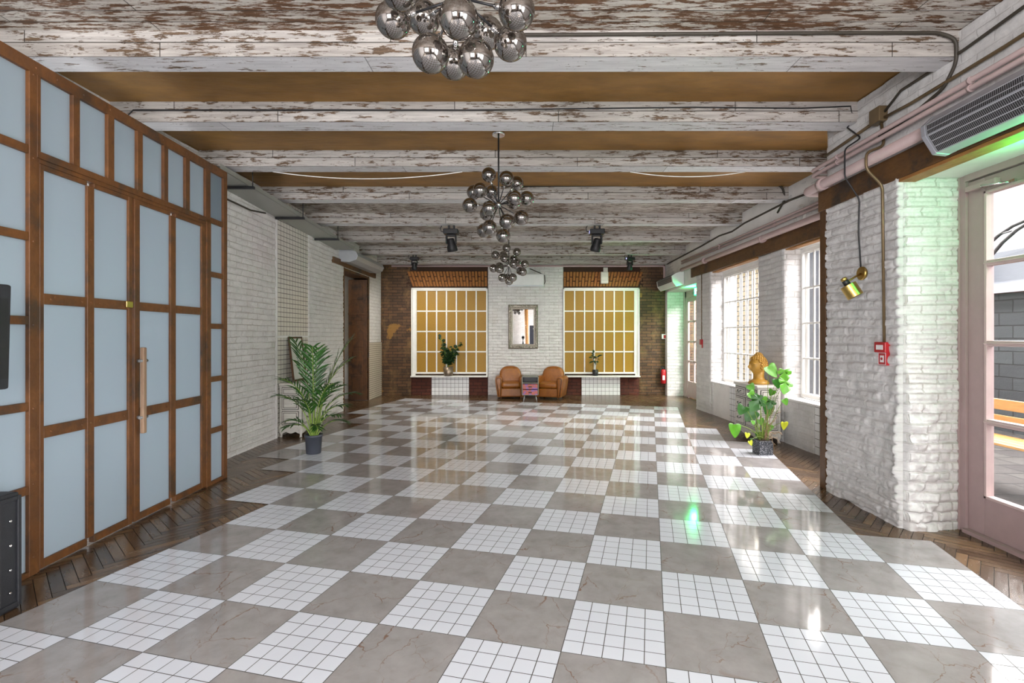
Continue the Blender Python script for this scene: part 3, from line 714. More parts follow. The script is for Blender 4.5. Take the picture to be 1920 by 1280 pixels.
# lobby behind the partition
lb = MB(); lb.box(-5.9, -5.8, .2, 6.2, 0, 3.7); lb.box(-5.8, -3.9, 6.1, 6.2, 0, 3.7); lb.box(-5.8, -3.7, .1, .2, 0, 3.7); lb.box(-5.9, -3.9, .2, 6.2, 3.7, 3.75); lb.box(-5.9, -3.25, .2, 6.2, -.06, -.004)
o = lb.build('wall_lobby', M['plaster']); o['kind'] = 'structure'
lb = MB(); lb.box(-5.0, -4.95, 10.2, YB, 0, 3.4); lb.box(-5.0, XL-.35, 10.1, 10.2, 0, 3.4); lb.box(-5.0, XL-.35, YB, YB+.1, 0, 3.4); lb.box(-5.0, XL-.35, 10.2, YB, 3.4, 3.45)
o = lb.build('wall_storeroom', M['plaster']); o['kind'] = 'structure'

# ------------------------------------------------------------------ storeroom doorway (left, far)
dr = thing('door_2', None, None, kind='structure')
mb = MB(); mb.box(XL-.35, XL+.02, DY0, DY0+.05, 0, DZ); mb.box(XL-.35, XL+.02, DY1-.0, DY1+.045, 0, DZ); mb.box(XL-.35, XL+.0, DY0+.05, DY1, DZ-.05, DZ)
mb.build('door_frame', M['lintel'], dr, bevel=.004, seg=1)
lf = MB(); yl = DY1-.06; xw0, xw1 = xa(653, yl), xa(688, yl)
lf.box(xw0, xw1, yl, yl+.045, .01, DZ-.08)
for z0, z1 in ((.15, .62), (.72, 1.2), (1.3, 1.85), (1.95, 2.35), (2.45, 2.9)):
    lf.box(xw0+.10, xw1-.10, yl-.012, yl, z0, z1)
lf.box(xw0, xw1, yl-.02, yl, 2.08, 2.13)
lf.build('door_leaf', M['dark_wood'], dr, bevel=.006, seg=1)
mb = MB(); mb.box(XL, XL+.055, yx(623, -3.84), yx(705.5, -3.80), 3.03, 3.15)
tag(mb.build('door_lintel', M['lintel'], bevel=.006), 'long rough timber lintel above the storeroom doorway', 'lintel')
mb = MB(); mb.box(-4.6, -4.35, 12.6, 12.9, 0, .82); mb.box(-4.58, -4.37, 12.59, 12.6, .05, .35); mb.box(-4.58, -4.37, 12.59, 12.6, .4, .7)
mb.box(-4.6, -4.35, 12.6, 12.9, .82, .86)
tag(mb.build('storage_box', M['ac_white'], bevel=.01), 'pale storage unit just inside the storeroom doorway', 'cabinet')

# ------------------------------------------------------------------ windows
def grid_window(mb, gl, to3, u0, u1, v0, v1, nu, nv, fr, mu, depth, glmb=None):
    """to3(u, v, d) -> world; u across, v up, d towards the room"""
    def bar(a, b_, c_, d_, dd=depth):
        P = [to3(a, c_, 0), to3(b_, c_, 0), to3(b_, d_, 0), to3(a, d_, 0)]; n = Vector(to3(a, c_, dd))-Vector(to3(a, c_, 0)); mb.prism(P, n)
    bar(u0, u0+fr, v0, v1); bar(u1-fr, u1, v0, v1); bar(u0+fr, u1-fr, v0, v0+fr); bar(u0+fr, u1-fr, v1-fr, v1)
    for i in range(1, nu):
        c_ = u0+fr+(u1-u0-2*fr)*i/nu; bar(c_-mu/2, c_+mu/2, v0+fr, v1-fr, depth*.7)
    for j in range(1, nv):
        c_ = v0+fr+(v1-v0-2*fr)*j/nv; bar(u0+fr, u1-fr, c_-mu/2, c_+mu/2, depth*.66)
    P = [to3(u0+fr*.5, v0+fr*.5, depth*.2), to3(u1-fr*.5, v0+fr*.5, depth*.2), to3(u1-fr*.5, v1-fr*.5, depth*.2), to3(u0+fr*.5, v1-fr*.5, depth*.2)]
    glmb.prism(P, (Vector(to3(u0, v0, depth*.06))-Vector(to3(u0, v0, 0))))
for idx, (pa, pb, side) in enumerate(((772.5, 914.8, 0), (1055.5, 1197.7, 1))):
    wn = thing('window_%d' % (idx+1), None, None, kind='structure')
    x0, x1, z0, z1 = bx(pa), bx(pb), bz(703.8), bz(540)
    a, b_ = (x0+.09, x1) if side == 0 else (x0, x1-.09)
    mb = MB(); gl = MB(); grid_window(mb, None, lambda u, v, d: (u, YB-.01-d, v), a, b_, z0+.05, z1-.03, 7, 4, .045, .034, .045, gl)
    mb.build('sash_frame', M['white_frame'], wn, bevel=.003, seg=1); gl.build('ochre_panes', M['ochre'], wn)
    cs = MB(); yy0, yy1 = YB-.10, YB
    cs.box(x0, x0+.035, yy0, yy1, z0, z1); cs.box(x1-.035, x1, yy0, yy1, z0, z1); cs.box(x0, x1, yy0, yy1, z1-.035, z1)
    if side == 0: cs.box(x0+.03, x0+.10, YB-.05, yy1, z0, z1)
    else: cs.box(x1-.10, x1-.03, YB-.05, yy1, z0, z1)
    cs.build('window_casing', M['white_frame'], wn, bevel=.003, seg=1)
    MB().box(x0, x1, YB-.20, YB, z0-.03, z0+.005).build('window_sill', M['white_frame'], wn, bevel=.004)
for idx, (y0, y1, X) in enumerate(((P2b, P1a, W1X), (5.45, P2a, W2X))):
    wn = thing('window_%d' % (idx+3), None, None, kind='structure')
    top = 2.80 if idx == 0 else 2.85
    for k, (dx, nm) in enumerate(((0, 'inner_sash'), (.075, 'outer_sash'))):
        mb = MB(); gl = MB(); grid_window(mb, None, lambda u, v, d: (X+dx-d, u, v), y0, y1, SILL+.01, top, 7, 4, .055, .024, .026 if k else .034, gl)
        mb.build(nm, M['white_frame'], wn, bevel=.003, seg=1); gl.build('window_panes', M['glass'], wn)
    if idx == 0: MB().box(X-.04, 4.2, y0, y1, top, ZH).build('window_head', M['plaster'], wn)

# terrace door (near right) and exit door (far right)
DX = 3.56
dn = thing('door_3', None, None, kind='structure')
dY = lambda px: yx(px, DX)
yo = dY(1815)
mb = MB(); mb.box(DX-.035, DX+.08, dY(1805), YD1+.0, 0, 2.87); mb.box(DX-.055, DX-.03, dY(1800), YD1, 0, 2.87); mb.box(DX-.02, DX+.06, yo, dY(1805), 0, 2.87); mb.box(DX-.03, DX+.08, YD0, yo, 2.815, 2.87); mb.box(DX-.05, DX+.08, YD0, yo, 0, .03)
mb.box(DX-.03, DX+.08, YD0, YD0+.08, 0, 2.87)
mb.build('door_frame', M['pink_door'], dn, bevel=.008, seg=2)
def terr_leaf(a, b_, nm):
    st = yo-dY(1846) if True else .12
    lf = MB(); lf.box(DX, DX+.055, a, a+st, .03, 2.81); lf.box(DX, DX+.055, b_-st, b_, .03, 2.81); lf.box(DX, DX+.055, a+st, b_-st, .03, .318); lf.box(DX, DX+.055, a+st, b_-st, 2.70, 2.81)
    o = lf.build(nm, M['pink_door'], dn, bevel=.004)
    g2 = MB(); gb = a+st; ge = b_-st
    g2.box(DX+.028, DX+.034, gb, ge, .318, 2.70); g2.build('door_pane', M['glass'], o)
    mb = MB()
    for y in (gb, ge-.022): mb.box(DX-.008, DX+.055, y, y+.022, .318, 2.70)
    for z in (.318, 2.678): mb.box(DX-.008, DX+.055, gb, ge, z, z+.022)
    for z in (.913, 1.52, 2.14): mb.box(DX-.004, DX+.052, gb, ge, z-.022, z+.022); mb.box(DX-.012, DX-.004, gb, ge, z-.008, z+.008)
    c_ = (gb+ge)/2-.0; 
    mb.build('glazing_bars', M['pink'], o, bevel=.004)
    return o
terr_leaf(3.23, yo, 'door_leaf'); terr_leaf(2.40, 3.22, 'door_leaf')
ex = thing('door_4', None, None, kind='structure')
EX = 4.14
mb = MB(); mb.box(EX, EX+.08, 13.02, 13.2, 0, 2.72); mb.box(EX, EX+.08, 10.9, 13.2, 2.55, 2.72); mb.box(EX, EX+.08, 10.9, 11.5, 0, 2.72); mb.box(EX-.02, EX+.06, 13.12, 13.2, 0, 2.75)
mb.build('door_frame', M['pink'], ex, bevel=.005)
lf = MB(); lf.box(EX+.01, EX+.06, 11.5, 11.6, .02, 2.55); lf.box(EX+.01, EX+.06, 12.92, 13.02, .02, 2.55); lf.box(EX+.01, EX+.06, 11.6, 12.92, .02, .42); lf.box(EX+.01, EX+.06, 11.6, 12.92, 2.45, 2.55)
for y in (12.04, 12.48): lf.box(EX+.015, EX+.055, y-.02, y+.02, .42, 2.45)
for z in (.93, 1.43, 1.94): lf.box(EX+.015, EX+.055, 11.6, 12.92, z-.02, z+.02)
lo = lf.build('door_leaf', M['pink'], ex, bevel=.004, seg=1); MB().box(EX+.03, EX+.036, 11.6, 12.92, .42, 2.45).build('door_pane', M['glass'], lo)
MB().box(EX-.06, EX+.0, 12.0, 12.4, 2.58, 2.66).build('door_closer', M['steel'], ex, bevel=.01)

# ------------------------------------------------------------------ headers, post, pipes, cables on the right
def xbar(pts_y, x_fn, z0, z1, t, name, mat, label, cat, **k):
    mb = MB(); a, b_ = pts_y
    mb.prism([(x_fn(a)-t, a, z0), (x_fn(a)+.02, a, z0), (x_fn(b_)+.02, b_, z0), (x_fn(b_)-t, b_, z0)], (0, 0, z1-z0))
    return tag(mb.build(name, mat, bevel=.005, **k), label, cat)
xbar((5.28, P1b+.3), XR, ZH, ZH+.235, .03, 'window_header', M['lintel'], 'long brown timber header over the two side windows', 'beam')
mb = MB(); mb.box(XN-.035, XN-.018, -.3, YJ+.11, ZH, ZH+.205)
tag(mb.build('door_header', M['lintel'], bevel=.005), 'dark streaked header above the terrace door and near pillar', 'beam')
mb = MB(); mb.box(XN-.035, XN+.10, YD0, YD1, ZH-.03, ZH-.002)
tag(mb.build('soffit_board', M['orange_wood'], bevel=.003), 'raw orange soffit board above the terrace door', 'board')
for y0, y1, lab in ((P2b, P1a, 'orange soffit board over the window behind the golden head'), (5.45, P2a, 'orange soffit board over the window beside the brown post')):
    mb = MB(); mb.box(XR((y0+y1)/2)-.02, XR(y0)+.06, y0, y1, ZH-.02, ZH); tag(mb.build('soffit_board', M['orange_wood']), lab, 'board')
mb = MB(); mb.box(XN-.02, XN+.10, YJ+.005, YJ+.105, 0, ZH+.0); tag(mb.build('corner_post', M['post'], bevel=.004), 'tall narrow brown post at the end of the near brick pillar', 'post')

def pipe(name, pts, r, mat, label, cat, n=12, extra=None, group=None):
    mb = MB(); mb.tube(pts, r, n)
    if extra: extra(mb)
    return tag(mb.build(name, mat), label, cat, group)
def bend(pts, rad=.06, k=5):
    out = [Vector(pts[0])]
    for i in range(1, len(pts)-1):
        a, b_, c_ = map(Vector, pts[i-1:i+2]); u = (a-b_).normalized(); v = (c_-b_).normalized(); r = min(rad, (a-b_).length/2.1, (c_-b_).length/2.1)
        for j in range(k+1):
            t = j/k; out.append((b_+u*r)*(1-t)**2+b_*2*t*(1-t)+(b_+v*r)*t*t)
    return out+[Vector(pts[-1])]
zP = H+1.515
def pipe_extra(mb):
    for y in (5.05, 7.9, 10.2):
        X = 2.97 if y < 5.2 else XR(y)-.12
        mb.tube([(X, y-.03, zP), (X, y+.03, zP)], .06, 14); mb.box(X, X+.14, y-.012, y+.012, zP-.02, zP+.02)
pipe('heating_pipe', bend([(2.97, 3.625, zP), (2.97, 5.34, zP), (XR(5.4)-.12, 5.40, zP+.01), (XR(8)-.12, 8, zP+.01), (XR(10.9)-.10, 11.62, zP)]), .045, M['pink'], 'thick dusty pink heating pipe running above the windows', 'pipe', 14, pipe_extra)
for k, (dz, lab) in enumerate(((1.722, 'upper'), (1.668, 'lower'))):
    def ext(mb, dz=dz):
        for y in (4.85, 3.4, 7.6, 9.6): 
            X = 3.0 if y < 5.2 else XR(y)-.08
            mb.tube([(X, y-.008, H+dz), (X, y+.008, H+dz)], .026, 10)
    pipe('water_pipe', bend([(3.0, -.5, H+dz), (3.0, 5.30, H+dz), (XR(5.4)-.08, 5.34, H+dz), (XR(8)-.08, 8, H+dz), (XR(11)-.06, 11.75, H+dz+.01)]), .019, M['pink'], 'thin pink pipe above the windows, %s of the pair' % lab, 'pipe', 10, ext, 'thin pink pipes')
pz = bz(499)
pipe('heating_pipe', bend([(XL+.3, YB-.06, pz), (3.66, YB-.06, pz), (3.66, YB-.06, bz(524))]), .028, M['pink'], 'pale pink pipe along the top of the back wall', 'pipe')
pipe('power_cable', [(XL+.35, YB-.09, bz(495)), (-2.9, YB-.09, bz(497)), (-2.5, YB-.09, bz(494.5)), (0, YB-.09, bz(495)), (3.68, YB-.09, bz(495))], .02, M['cable'], 'black cable along the top of the back wall above the pink pipe', 'cable', 6)
# dark harness across the nearest beam, down the wall to the junction box
y0 = BEAMS[0]-.02; zt = zc(3)-.03
pts = [(xa(940, y0), y0, zt), (xa(960, y0), y0, zt-.015), (2.2, y0, zt), (2.92, y0, zt), (3.03, y0-.01, zt-.05), (3.055, y0+.02, zt-.2), (3.05, y0+.12, zt-.33), (3.05, 4.0, zt-.40), (3.05, 4.35, zt-.42)]
pipe('cable_harness', bend(pts, .05), .012, M['cable'], 'dark cable harness crossing the nearest beam and turning down the wall', 'cable', 8)
jb = MB(); jY = yx(1650, 3.05); jb.box(3.0, XN, jY-.06, jY+.07, za(231, jY), za(203, jY))
tag(jb.build('junction_box', M['conduit'], bevel=.006), 'bronze junction box on the wall above the pink pipes', 'box')
pipe('cable_bundle', [(3.05, jY-.05, za(215, jY)), (3.05, 4.1, za(170, 4.1)), (3.05, 3.5, H+1.99), (3.05, 2.8, H+2.03), (3.05, 1.6, H+2.03)], .011, M['cable'], 'dark cables running from the junction box toward the viewer', 'cable', 6)
pipe('wall_conduit', [(3.05, jY-.05, za(225, jY)), (3.05, 4.0, H+1.84), (3.05, 3.2, H+1.84), (3.05, 1.6, H+1.90)], .013, M['conduit'], 'bronze conduit running from the junction box toward the viewer', 'conduit', 8)
pipe('wall_conduit', [(3.055, jY+.05, za(222, jY)), (3.055, YJ-.03, H+1.83)], .014, M['conduit'], 'short bronze conduit from the junction box toward the far windows', 'conduit', 8)
cY = yx(1659, 3.06)
pipe('wall_conduit', bend([(3.055, jY-.01, za(231, jY)), (3.055, cY, H+1.62), (2.90, cY, H+1.56), (2.90, cY, H+1.42), (3.04, cY, H+1.28), (3.055, cY, za(643, cY))], .05), .012, M['conduit'], 'long vertical bronze conduit down the near pillar to the red call point', 'conduit', 8)
lY = yx(1616.8, 3.06)
pts = [(3.04, BEAMS[1]+.1, zb(5)-.01), (3.05, lY, H+1.80), (2.90, lY, H+1.70), (2.90, lY, H+1.44), (3.035, lY, H+1.24), (3.045, lY+.03, H+.95), (3.05, lY, za(512, lY))]
pipe('lamp_cable', bend(pts, .04), .007, M['black'], 'thin black cable hanging down the near pillar to the brass wall lamp', 'cable', 6)
y1 = BEAMS[1]-.012
pipe('beam_cable', [(xa(240, y1), y1, za(216, y1)), (xa(250, y1), y1, za(206, y1)), (xa(400, y1), y1, za(206, y1)), (xa(900, y1), y1, za(206, y1)), (xa(1300, y1), y1, za(201, y1)), (xa(1500, y1), y1, za(203, y1)), (xa(1595, y1), y1, za(199, y1)), (3.04, BEAMS[1]+.02, za(222, y1)), (3.04, BEAMS[1]+.1, zb(5)-.01)], .006, M['black'], 'thin black cable strung along the face of the second beam', 'cable', 6)
y3 = BEAMS[3]-.02
pts = [(xa(940, y3), y3, za(349, y3)), (xa(1200, y3), y3, za(347, y3)), (xa(1455, y3), y3, za(344, y3)), (xa(1468, y3), y3, za(352, y3)), (xa(1475, y3), y3+.05, za(372, y3)), (XR(7.6)-.03, 7.62, H+1.86)]
pipe('cable_harness', bend(pts, .05), .016, M['cable'], 'dark cable along the top of the fourth beam ending in a loop', 'cable', 6)
cp = [(1250.5, 495), (1311.6, 463), (1349, 442), (1372.7, 434), (1396.6, 418), (1481.6, 375), (1540, 352.8)]
pts = []
for px, py in cp:
    X = 3.70
    for _ in range(6): Y = yx(px, X); X = XR(Y)-.03
    pts.append((X, Y, za(py, Y)))
pipe('wall_cable', pts, .016, M['cable'], 'dark cable sagging along the wall above the twin pink pipes', 'cable', 6)
Yc = 7.0; tor = [(XR(Yc)-.04, Yc+.13*math.cos(a), za(402, Yc)+.13*math.sin(a)) for a in np.linspace(0, 2*PI, 25)]
mb = MB()
for k in range(3): mb.tube([(x-.008*k, y+.01*k, z-.006*k) for x, y, z in tor], .006, 5)
tag(mb.build('cable_coil', M['cable_white']), 'coil of pale cable hung on the wall behind the pink pipes', 'cable')
zz = zb(6.1)-.01
for (a, b_, lab, s_) in ((515, 868, 'left', .085), (1180, 1395, 'right', .06)):
    pts = [(xa(a+(b_-a)*t, 6.09), 6.05, zz-s_*4*t*(1-t)) for t in np.linspace(0, 1, 14)]
    pipe('string_cable', pts, .006, M['cable_white'], 'white cable sagging under the third beam, %s of the two' % lab, 'cable', 6, group='sagging white cables')

# ------------------------------------------------------------------ cable tray on the left
tz = lambda Y: H+1.885-(Y-5.8)*.036
tr = thing('cable_tray', 'perforated grey cable tray hung high along the left wall', 'cable tray')
mt, nt, b = newmat('perforated_zinc'); s = NT(nt); u = s.uv(); _, ff = s.brick(u, .045, .03, .017, 0)
s.val(b.inputs['Base Color'], s.mix(ff, (.03, .03, .03), (.36, .37, .34))); b.inputs['Roughness'].default_value = .45; b.inputs['Metallic'].default_value = .4
ya, yb_ = 5.7, 10.15
mb = MB()
for x0, x1, za0, zb0 in ((XL+.02, XL+.40, 0, .004), (XL+.02, XL+.024, 0, .06), (XL+.396, XL+.40, 0, .06)):
    mb.prism([(x0, ya, tz(ya)+za0), (x1, ya, tz(ya)+za0), (x1, yb_, tz(yb_)+za0), (x0, yb_, tz(yb_)+za0)], (0, 0, zb0-za0))
mb.build('tray_channel', mt, tr)
for y in (6.3, 7.72, 9.15):
    mb = MB(); mb.box(XL+.02, XL+.46, y-.02, y+.02, tz(y)-.035, tz(y)-.003); mb.tube([(XL+.44, y, tz(y)-.03), (XL+.44, y, zc(y))], .006, 6)
    mb.build('hanger_bracket', M['black'], tr)
mb = MB(); mb.tube([(XL+.2, 5.7, tz(5.7)+.02), (XL+.22, 7.5, tz(7.5)+.02), (XL+.2, 9.9, tz(9.9)+.02)], .02, 6); mb.tube([(XL+.02, 5.9, tz(5.9)-.12), (XL+.03, 6.3, tz(6.3)-.12), (XL+.03, 7.0, tz(7)-.10), (XL+.03, 7.4, tz(7.4)-.03)], .012, 6)
mb.build('tray_cable', M['cable'], tr)

# ------------------------------------------------------------------ air curtains, air conditioner, speaker box
ms, nt, b = newmat('slotted_grille'); s = NT(nt); u = s.uv(); sx_ = nt.nodes.new('ShaderNodeSeparateXYZ'); nt.links.new(u, sx_.inputs[0])
fu_ = s.math('FRACT', s.math('MULTIPLY', sx_.outputs[0], 1/.013)); fv_ = s.math('FRACT', s.math('MULTIPLY_ADD', sx_.outputs[1], 1/.037, .3))
bars = s.math('LESS_THAN', fu_, .36); lines_ = s.math('LESS_THAN', fv_, .13)
s.val(b.inputs['Base Color'], s.mix(lines_, s.mix(bars, (.02, .02, .022), (.22, .22, .24)), (.5, .51, .55)));b.inputs['Roughness'].default_value = .4; b.inputs['Metallic'].default_value = .3
def air_curtain(label, prof, y0, y1, mat, flip=1, gi=(1, 3)):
    t = thing('air_curtain', label, 'air curtain', (0, 0, 0))
    P = [Vector((x, y0, z)) for x, z in prof]
    MB().prism(P, (0, y1-y0, 0)).build('housing', mat, t, bevel=.006)
    g = MB(); q = [Vector((prof[i][0], 0, prof[i][1])) for i in range(gi[0], gi[1]+1)]
    for a, b_ in zip(q[:-1], q[1:]):
        d = (b_-a); n = Vector((-d.z, 0, d.x)).normalized()*flip; o_ = n*.004
        a2, b2 = a+d*.04, b_-d*.04
        g.add([(a2.x+o_.x, y0+.05, a2.z+o_.z), (b2.x+o_.x, y0+.05, b2.z+o_.z), (b2.x+o_.x, y1-.05, b2.z+o_.z), (a2.x+o_.x, y1-.05, a2.z+o_.z)], [(0, 1, 2, 3)])
    g.build('intake_grille', ms, t)
    for ya_, yb2 in ((y0-.012, y0+.03), (y1-.03, y1+.012)):
        cx_ = sum(p[0] for p in prof)/len(prof); cz_ = sum(p[1] for p in prof)/len(prof)
        MB().prism([Vector((cx_+(x-cx_)*1.03, ya_, cz_+(z-cz_)*1.03)) for x, z in prof], (0, yb2-ya_, 0)).build('end_cap', mat, t, bevel=.006)
    return t
AY = 3.60; zt_, zb_ = za(236, AY), za(289, AY)
prof = [(XN-.005, zt_+.10), (2.90, zt_+.06), (xa(1728, AY), zt_-.01), (2.835, (zt_+zb_)/2+.02), (xa(1750, AY), zb_), (3.0, zb_-.01), (XN-.005, zb_+.03)]
air_curtain('long silver air curtain above the terrace door with slotted grille', prof, 2.0, AY, M['ac_silver'], -1, (2, 4))
prof = [(XL+.01, H+1.53), (XL+.22, H+1.515), (XL+.36, H+1.56), (XL+.40, H+1.64), (XL+.36, H+1.73), (XL+.22, H+1.77), (XL+.01, H+1.77)]
air_curtain('grey rounded air curtain above the storeroom doorway', prof, 10.36, 12.24, M['ac_grey'], 1, (2, 4))
prof = [(3.68, za(512, 12.2)), (3.50, za(516, 12.2)), (3.40, za(521, 12.2)), (3.42, za(532, 12.2)), (3.50, za(540, 12.2)), (3.68, za(536, 12.2))]
air_curtain('small white air curtain over the exit door in the far right corner', prof, 11.75, 13.1, M['ac_white'], -1, (1, 3))
ac = thing('air_conditioner', 'white wall air conditioner high on the white brick between the windows', 'air conditioner', (0, 0, 0))
MB().box(bx(952), bx(1019.5), YB-.26, YB-.035, bz(539), bz(515)).build('housing', M['ac_white'], ac, bevel=.03, seg=4)
MB().box(bx(955), bx(1017), YB-.268, YB-.20, bz(538.5), bz(536)).build('louvre', M['ac_grey'], ac)
mb = MB(); mb.tube([(bx(1019), YB-.06, bz(534)), (bx(1022), YB-.06, bz(529)), (bx(1021), YB-.06, bz(517)), (bx(1012), YB-.06, bz(512)), (bx(993), YB-.06, bz(504))], .012, 6); mb.build('feed_pipe', M['cable'], ac)
MB().box(bx(984), bx(991), YB-.08, YB-.035, bz(512), bz(504)).build('isolator_switch', M['ac_white'], ac, bevel=.008)
sp = thing('wall_speaker', 'small beige box speaker mounted on the right brick arch', 'speaker', (0, 0, 0))
MB().box(bx(1124.6), bx(1138.6), YB-.20, YB-.05, bz(532.5), bz(511)).build('cabinet', M['cream_paint'], sp, bevel=.02, seg=3)
MB().box(bx(1131), bx(1139), YB-.05, YB-.0, bz(511), bz(502)).build('mounting_plate', M['cream_paint'], sp)
MB().box(bx(1128), bx(1135), YB-.06, YB-.04, bz(525), bz(515)).build('bracket', M['steel'], sp)

# ------------------------------------------------------------------ mirror
mi = thing('wall_mirror', 'rectangular mirror in an ornate antique silver frame on white brick', 'mirror', ((bx(953)+bx(1008.7))/2, YB-.06, (bz(571)+bz(653.8))/2))
mi.rotation_euler = (-.003, 0, .006)
ow, oh = (bx(1008.7)-bx(953))/2, (bz(571)-bz(653.8))/2; iw, ih = ow*.70, oh*.78
fm = MB(); fr = [(1.0, 0), (.97, .02), (.93, .032), (.86, .028), (.78, .016), (.72, .02), (.70, .008)]
ring = []
for t, d in fr:
    f_ = (1-t)/.30; hw = ow+(iw-ow)*f_; hh = oh+(ih-oh)*f_; ring.append([(-hw, -d, -hh), (hw, -d, -hh), (hw, -d, hh), (-hw, -d, hh)])
for a, b_ in zip(ring[:-1], ring[1:]):
    for k in range(4): fm.add([a[k], a[(k+1) % 4], b_[(k+1) % 4], b_[k]], [(0, 1, 2, 3)])
for side in range(4):
    L = 2*(oh if side % 2 else ow); n = int(L/.045)
    for i in range(n+1):
        t = -1+2*i/n
        for q, rr in ((.90, .020), (.82, .014)):
            f_ = (1-q)/.30; hw = ow+(iw-ow)*f_; hh = oh+(ih-oh)*f_
            P = {0: (t*hw, -.03, -hh), 1: (hw, -.03, t*hh), 2: (t*hw, -.03, hh), 3: (-hw, -.03, t*hh)}[side]
            fm.sphere((P[0]+random.uniform(-.006, .006), P[1], P[2]+random.uniform(-.006, .006)), rr*random.uniform(.7, 1.2), 7, 5, 0, (random.uniform(.7, 1.4), .7, random.uniform(.7, 1.4)))
fm.build('ornate_frame', M['antique'], mi)
MB().box(-ow, ow, 0, .015, -oh, oh).build('backing', M['dark_wood'], mi)
MB().box(-iw, iw, -.006, -.002, -ih, ih).build('mirror_glass', M['mirror'], mi)
# camera on its tripod at the viewpoint (it shows in the mirror and the globes)
tp = thing('camera_tripod', 'black camera on a tripod reflected in the wall mirror', 'tripod', (0, -.16, 0))
mb = MB()
for a in (PI/2+.9, PI/2-.9, -PI/2): mb.tube([(0, 0, 1.38), (.34*math.cos(a), .34*math.sin(a), 0.01)], [.018, .012], 8)
mb.tube([(0, 0, 1.1), (0, 0, 1.46)], .016, 8); mb.build('tripod_legs', M['black'], tp)
MB().box(-.03, .03, -.03, .03, 1.44, 1.5).build('tripod_head', M['black'], tp, bevel=.01)
mb = MB(); mb.box(-.07, .07, -.05, .02, 1.50, 1.62); mb.box(-.03, .03, -.04, .02, 1.62, 1.645); mb.tube([(0, .02, 1.565), (0, .09, 1.565)], [.035, .036], 16); mb.build('camera_body', M['black'], tp)

# ------------------------------------------------------------------ chandeliers
def arms_sphere(n=18):
    out = []; ga = PI*(3-math.sqrt(5))
    for i in range(n):
        z = 1-2*(i+.5)/n; r = math.sqrt(1-z*z); out.append(Vector((r*math.cos(ga*i), r*math.sin(ga*i), z)))
    return out
def chandelier(label, X, Y, zh, offs, rg=.077):
    t = thing('chandelier', label, 'chandelier', (X, Y, zh), 0, 'globe chandeliers')
    ztop = zc(Y)-zh
    MB().lathe([(.065, -.03), (.07, -.01), (.07, 0)], (0, 0, ztop), 24).build('canopy', M['chrome'], t)
    MB().tube([(0, 0, .03), (0, 0, ztop-.02)], .009, 8).build('rod', M['black'], t)
    MB().sphere((0, 0, 0), .034, 16, 12).build('hub', M['chrome'], t)
    arm0 = MB().tube([(0, 0, .02), (0, 0, 1)], .0055, 6)
    gm = None
    for o_ in offs:
        v = Vector(o_); L = v.length; d = v.normalized()
        MB().tube([d*.025, d*(L-rg-.012)], .0055, 6).build('arm', M['black'], t)
        MB().tube([d*(L-rg-.03), d*(L-rg+.004)], [.012, .014], 10).build('socket', M['chrome'], t)
        if gm is None:
            g = MB().sphere((0, 0, 0), rg, 32, 20).build('globe', M['globe'], t); gm = g.data
        else:
            g = bpy.data.objects.new('globe', gm); C.objects.link(g); g.parent = t
        g.location = v
    return t
offA = [(-.296, .02, -.085), (.026, -.23, -.235), (-.108, -.10, -.30), (.078, -.08, -.31), (-.057, .22, -.165), (.217, .12, -.13), (.25, -.08, -.11), (-.215, -.18, -.09),
        (.10, .29, .02), (-.20, .22, .05), (.20, -.20, .17), (-.12, -.24, .19), (.29, .08, .14), (-.28, .0, .16), (.05, .20, .25), (.0, -.02, .33), (-.13, .13, .28), (.16, -.02, .29)]
lst = [(307, 357, 0), (330, 435, 1), (440, 420, 0), (515, 400, 1), (195, 462, 1), (243, 513, 0), (165, 597, 0), (290, 590, 1), (490, 512, 1), (500, 578, 0), (592, 548, 0), (312, 657, 0), (455, 650, 1), (552, 695, 0), (270, 740, 1), (312, 770, 0), (442, 740, 0), (415, 790, 1)]
offB = []
for zx, zy, bk in lst:
    dx = (zx-380)/4/175.4; dz = -(zy-575)/4/175.4; r2 = .325**2-dx*dx-dz*dz; dy = math.sqrt(max(r2, .0016))*(1 if bk else -1)
    sc_ = 1+dy/5.385; offB.append((dx*sc_-.052*dy, dy, dz*sc_+.26*dy*0))
lst3 = [(440, 907, 0), (515, 922, 1), (412, 937, 1), (358, 960, 0), (490, 965, 1), (428, 995, 0), (575, 1013, 1), (380, 1020, 1), (495, 1037, 0), (345, 1060, 0), (393, 1072, 0), (560, 1085, 0), (540, 1060, 1), (410, 1130, 0), (487, 1130, 0), (440, 1110, 1), (455, 1140, 1), (515, 990, 1)]
offC = []
for zx, zy, bk in lst3:
    q = F/9.5; dx = (zx-455)/4/q; dz = -(zy-1030)/4/q; r2 = .33**2-dx*dx-dz*dz; dy = math.sqrt(max(r2, .0016))*(1 if bk else -1); offC.append((dx, dy, dz))
chandelier('nearest chandelier of smoked mirror globes, cut by the top of the view', -.29, 2.2, H+1.475, offA)
chandelier('middle chandelier of smoked mirror globes on a long black rod', xa(934.8, 5.385), 5.385, za(384, 5.385), offB)
chandelier('farthest and smallest looking chandelier in front of the air conditioner', xa(954, 9.5), 9.5, za(497.5, 9.5), offC)
mb = MB(); mb.lathe([(.035, -.05), (.055, -.035), (.06, 0)], (xa(942, 6.7), 6.7, zc(6.7)), 20)
tag(mb.build('smoke_detector', M['ac_white']), 'small white smoke detector on the gold ceiling behind the middle chandelier', 'smoke detector')

